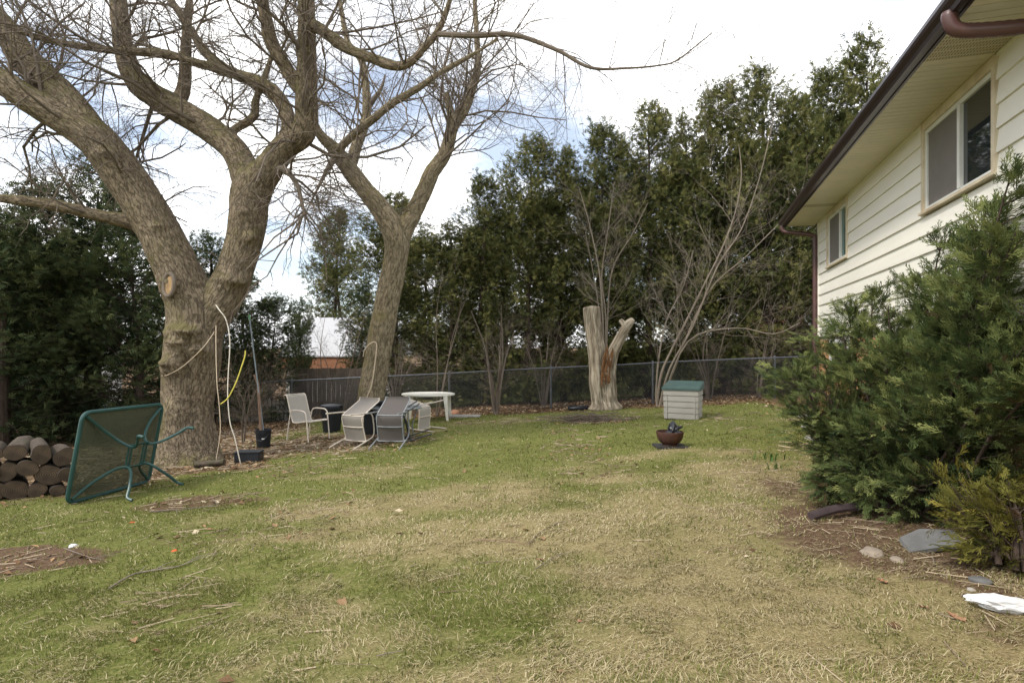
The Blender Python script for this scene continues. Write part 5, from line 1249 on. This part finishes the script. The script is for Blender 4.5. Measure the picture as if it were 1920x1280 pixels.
MB().lathe([(.10, .036), (.12, .036), (.12, .06), (.10, .06)], 20).build('foot_ring', M['rust'], fb, True)
MB().lathe([(.0001, .061), (.12, .062), (.165, .09), (.20, .15), (.215, .21), (.222, .24), (.218, .262), (.205, .262), (.203, .24), (.185, .15), (.14, .09), (.0001, .075)], 32).build('bowl', M['rust'], fb, True)
bag = MB(); bm = bmesh.new(); bmesh.ops.create_icosphere(bm, subdivisions=3, radius=1)
for q in bm.verts:
    n_ = float(fbm(np.array([q.co.x * 2 + 5]), np.array([q.co.y * 2]), np.array([q.co.z * 2]), 3, 4)[0]); q.co *= .6 + .8 * n_; q.co.x *= .14; q.co.y *= .12; q.co.z *= .14
    if q.co.z > .03: q.co.x *= .6; q.co.z *= 1.2
bag.add([q.co for q in bm.verts], [tuple(q.index for q in fc.verts) for fc in bm.faces]); bm.free()
bag.tube([(.0, 0, .02), (.06, 0, .09), (.15, -.02, .11)], [.05, .04, .015], 6).tube([(-.02, 0, .05), (-.03, 0, .15), (.0, .0, .20)], [.06, .04, .012], 6)
o = bag.build('black_bag', M['black_plastic'], None, False, p + Vector((.06, .02, .225))); tag(o, 'crumpled black plastic bag sticking out of the rusty bowl', 'bag')

# ------------------------------------------------------------------ loose things on the ground
def rock(name, label, p, s, mat, cat, seed, squash=.5, group=None):
    bm = bmesh.new(); bmesh.ops.create_icosphere(bm, subdivisions=3, radius=1)
    for q in bm.verts:
        n_ = float(fbm(np.array([q.co.x * 1.3 + seed]), np.array([q.co.y * 1.3]), np.array([q.co.z * 1.3]), 3, seed)[0]); q.co *= (.65 + .7 * n_) * s; q.co.z *= squash
    me = bpy.data.meshes.new(name); bm.to_mesh(me); bm.free(); me.materials.append(mat)
    me.polygons.foreach_set('use_smooth', [True] * len(me.polygons))
    o = link(name, me, None, p + Vector((0, 0, s * squash * .08))); tag(o, label, cat, group); return o
rock('stone', 'pale rounded stone in the grass beside the slate slab', gpt(1636, 1040), .075, M['stone'], 'stone', 3)
rock('stone', 'small brownish stone right of the pale rounded stone', gpt(1682, 1050), .05, M['stone'], 'stone', 5)
rock('stone', 'grey stone chip under the golden juniper', gpt(1838, 1092), .065, M['slate'], 'stone', 8)
rock('stone', 'tiny pale pebble next to the grey stone chip', gpt(1822, 1108), .022, M['concrete'], 'stone', 9, .7)
for i, (px, py, lab) in enumerate(((1510, 782, 'edging stone of the garden bed farthest from the camera'), (1518, 800, 'second edging stone of the bed beside the juniper'), (1526, 822, 'third edging stone of the bed, tucked under juniper sprays'))):
    rock('edging_stone', lab, gpt(px, py), .14, M['concrete'], 'stone', 20 + i, .35, 'stones edging the bed by the juniper')
p = gpt(1742, 1028); sl_ = MB(); v = [(-.21, -.07, 0), (.16, -.14, 0), (.20, .02, 0), (.02, .13, .0), (-.16, .10, 0)]
v2 = [Vector(q) for q in v] + [Vector(q) + Vector((0.01, 0, .03)) for q in v]; R_ = Matrix.Rotation(math.radians(-16), 4, 'Y') @ Matrix.Rotation(math.radians(14), 4, 'X')
sl_.add([R_ @ q + Vector((0, 0, .045)) for q in v2], [(4, 3, 2, 1, 0), (5, 6, 7, 8, 9)] + [(k, (k + 1) % 5, 5 + (k + 1) % 5, 5 + k) for k in range(5)])
tag(sl_.build('slate_slab', M['slate'], None, False, p), 'grey slate slab tilted in the soil under the juniper', 'slab')
p0, p1 = gpt(1520, 976), gpt(1665, 958); ex = MB(); dd = p1 - p0
pts = [Vector((0, 0, .045)), dd * .35 + Vector((0, .03, .075)), dd * .7 + Vector((0, .02, .07)), dd + Vector((0, 0, .05))]
ex.tube(smooth_path(pts, 4), .042, 8, flat=.8); tag(ex.build('drain_extension', M['purple_pipe'], None, True, p0), 'brown plastic downspout extension lying at the juniper edge', 'drain pipe')
# crumpled white bag
p = gpt(1880, 1146); bm = bmesh.new(); bmesh.ops.create_icosphere(bm, subdivisions=4, radius=1)
for q in bm.verts:
    c_ = q.co; n_ = float(fbm(np.array([c_.x * 2.2 + 3]), np.array([c_.y * 2.2]), np.array([c_.z * 2.2]), 4, 4)[0]); q.co = Vector((c_.x * .17, c_.y * .055, c_.z * .045)) * (.45 + 1.1 * n_)
me = bpy.data.meshes.new('white_bag'); bm.to_mesh(me); bm.free(); me.materials.append(M['white_bag'])
o = link('white_bag', me, None, p + Vector((0.03, 0, .035))); o.rotation_euler = (0, .05, -.35); tag(o, 'crumpled white plastic bag in the grass by the right edge', 'bag')
rock('white_litter', 'small white scrap in the grass near the bare soil', gpt(138, 1024), .045, M['white_bag'], 'litter', 31, .5)
rock('orange_litter', 'orange plastic scrap in the grass below the glass table', gpt(247, 979), .030, M['orange_plastic'], 'litter', 33, .3)
rock('orange_litter', 'second orange scrap further right in the grass', gpt(327, 1033), .026, M['orange_plastic'], 'litter', 35, .4)
rock('clay_ball', 'round clay coloured ball beside the white table leg', gpt(852, 778), .15, M['terracotta'], 'ball', 41, .95)
p = gpt(872, 781); tag(MB().bbox(-.42, .42, -.22, .22, -.02, .045, .01).build('paving_slab', M['concrete'], None, False, p), 'flat grey paving slab right of the white table', 'slab')
p = gpt(1085, 768); ti = MB(); ti.tube([(.26 * math.cos(a), .16 * math.sin(a), .06 + .01 * math.sin(3 * a)) for a in np.linspace(0, 6.2832, 25)[:-1]], .055, 8, closed=True); tag(ti.build('black_hose_coil', M['black_plastic'], None, True, p), 'coiled black pipe lying left of the bleached stump', 'pipe')
# dead branches
def dead(label, rows, r, mat='twig_pale', kids=5, seed=1):
    L = []
    for px, py in rows:
        q = gpt(px, py); L.append((q.x, q.y, q.z + r * 1.4 + .006))
    L = smooth_path(L, 4); o0 = L[0].copy(); m_ = MB(); m_.tube(L - o0, list(np.linspace(r, r * .45, len(L))), 6); rng = np.random.default_rng(seed)
    for k in range(kids):
        i = rng.integers(2, len(L) - 1); a = rng.uniform(-1.2, 1.2); d = L[i] - L[i - 1]; d /= np.linalg.norm(d); an = math.atan2(d[1], d[0]) + a
        ln = rng.uniform(.08, .3); e = L[i] + np.array([math.cos(an) * ln, math.sin(an) * ln, .01]); m_.tube([L[i] - o0, (L[i] + e) / 2 - o0 + np.array([0, 0, .01]), e - o0], [r * .5, r * .4, r * .2], 5)
    tag(m_.build('dead_branch', M[mat], None, True, o0), label, 'branch', 'dead branches lying on the lawn')
dead('reddish dead branch lying across the middle of the lawn', [(890, 1014), (930, 1017), (965, 1020), (1000, 1025)], .006, 'pole_wood', 2, 1)
dead('forked dry twig right of the reddish branch', [(992, 1022), (1010, 1003), (1030, 992), (1048, 982)], .005, 'twig_mid', 4, 2)
dead('short pale stick lower right of the forked twig', [(1004, 1068), (1030, 1050), (1058, 1034)], .005, 'twig_pale', 1, 3)
dead('long pale twig curving over the grass at the left', [(205, 1108), (250, 1080), (300, 1070), (340, 1062), (372, 1045)], .008, 'twig_pale', 5, 4)
dead('broken twig beside the white scrap', [(120, 1032), (150, 1042), (175, 1048), (195, 1050)], .006, 'twig_mid', 6, 5)
dead('pale straight stick near the lower middle edge', [(706, 1232), (730, 1226), (756, 1222)], .004, 'twig_pale', 0, 6)
dead('dry branch lying beside the patio table feet', [(280, 962), (330, 958), (385, 952), (410, 945)], .010, 'twig_mid', 3, 7)
dead('thin dry stalk standing against the slate slab edge', [(1752, 1060), (1748, 1040), (1744, 1022)], .004, 'twig_pale', 0, 8)
dead('long curved cut branch lying along the top of the woodpile', [(-20, 925), (40, 915), (90, 915), (150, 925)], .014, 'twig_mid', 2, 12)
# heap of cut stems by the stump
hp = gpt(1105, 790); rng = np.random.default_rng(17); br = []
for i in range(150):
    a = rng.uniform(-.5, .7); c = np.array([rng.normal(0, .42), rng.normal(0, .16), abs(rng.normal(.06, .06)) + .01]); L = rng.uniform(.2, .7)
    d = np.array([math.cos(a), math.sin(a) * .6, rng.normal(0, .12)]) * L / 2; pts = [c - d + d * 2 * q + rng.normal(0, .012, 3) for q in np.linspace(0, 1, 5)]
    for q in pts: q[2] = max(q[2], sh(hp.x + q[0], hp.y + q[1]) - hp.z + .008)
    br.append((pts, .007, .003))
o = tubes_np('brush_pile', br, M['twig_mid'], None, 4); o.location = hp; stuff(tag(o, 'small heap of cut grey green stems beside the stump', 'brush'))
# a few big dead leaves near the camera and plants
lf = MB(); 
def big_leaf(px, py, s, lab, seed):
    rng = np.random.default_rng(seed); p = gpt(px, py); n = 11; v = []; f = []
    for i in range(n):
        a = 6.2832 * i / n; r = s * (1.0 if i % 2 == 0 else .55) * rng.uniform(.8, 1.15); v.append((r * math.cos(a), r * math.sin(a), .010 + abs(r) * rng.uniform(.1, .5)))
    v.append((0, 0, .012)); f = [(i, (i + 1) % n, n) for i in range(n)]
    v2 = [(a, b, c - .002) for a, b, c in v]; f2 = [(b + n + 1, a + n + 1, c + n + 1) for a, b, c in f]
    o = MB().add(v + v2, f + f2).build('fallen_leaf', M['terracotta'], None, False, p); o.rotation_euler = (rng.uniform(-.3, .3), rng.uniform(-.3, .3), rng.uniform(0, 6)); tag(o, lab, 'leaf', 'big fallen leaves near the camera')
big_leaf(1788, 1160, .05, 'curled brown leaf left of the white bag', 1); big_leaf(1733, 1145, .032, 'small orange brown leaf further left of the white bag', 2); big_leaf(1012, 1050, .04, 'pale tan leaf beside the short pale stick', 3); big_leaf(1655, 1095, .035, 'brown leaf below the pale rounded stone', 4); big_leaf(1050, 1262, .024, 'orange leaf at the bottom edge right of centre', 5); big_leaf(1086, 1165, .02, 'dark curled leaf in the lower middle lawn', 6)
def daffodil(px, py, lab, seed, n=26, hgt=.24):
    rng = np.random.default_rng(seed); p = gpt(px, py); V = []; F_ = []
    for i in range(n):
        a = rng.uniform(0, 6.28); b = np.array([rng.normal(0, .07), rng.normal(0, .07), 0]); ln = hgt * rng.uniform(.6, 1.1); d = np.array([math.cos(a) * .3, math.sin(a) * .3, 1.0]); s = np.array([-math.sin(a), math.cos(a), 0]) * .008
        k = len(V); m_ = b + d * ln * .6; e = b + d * ln + np.array([math.cos(a), math.sin(a), -.3]) * ln * .18
        V += [b - s, b + s, m_ + s, m_ - s, e]; F_ += [(k, k + 1, k + 2), (k, k + 2, k + 3), (k + 3, k + 2, k + 4)]
    o = npmesh('daffodil_clump', np.array(V), np.array(F_), M['daff'], None, {'rnd': ('FLOAT', rng.random(len(V)))}); o.location = p; tag(o, lab, 'plant', 'daffodil shoots by the bed')
daffodil(1488, 778, 'clump of green daffodil shoots nearest the fence', 1); daffodil(1505, 770, 'clump of green daffodil shoots against the juniper tips', 2); daffodil(1440, 862, 'sparse green shoots in the lawn left of the juniper', 3, 16, .14); daffodil(1462, 880, 'low green shoots just below the sparse lawn shoots', 4, 14, .12); daffodil(1520, 905, 'green shoots at the lower left fringe of the juniper', 5, 20, .16)
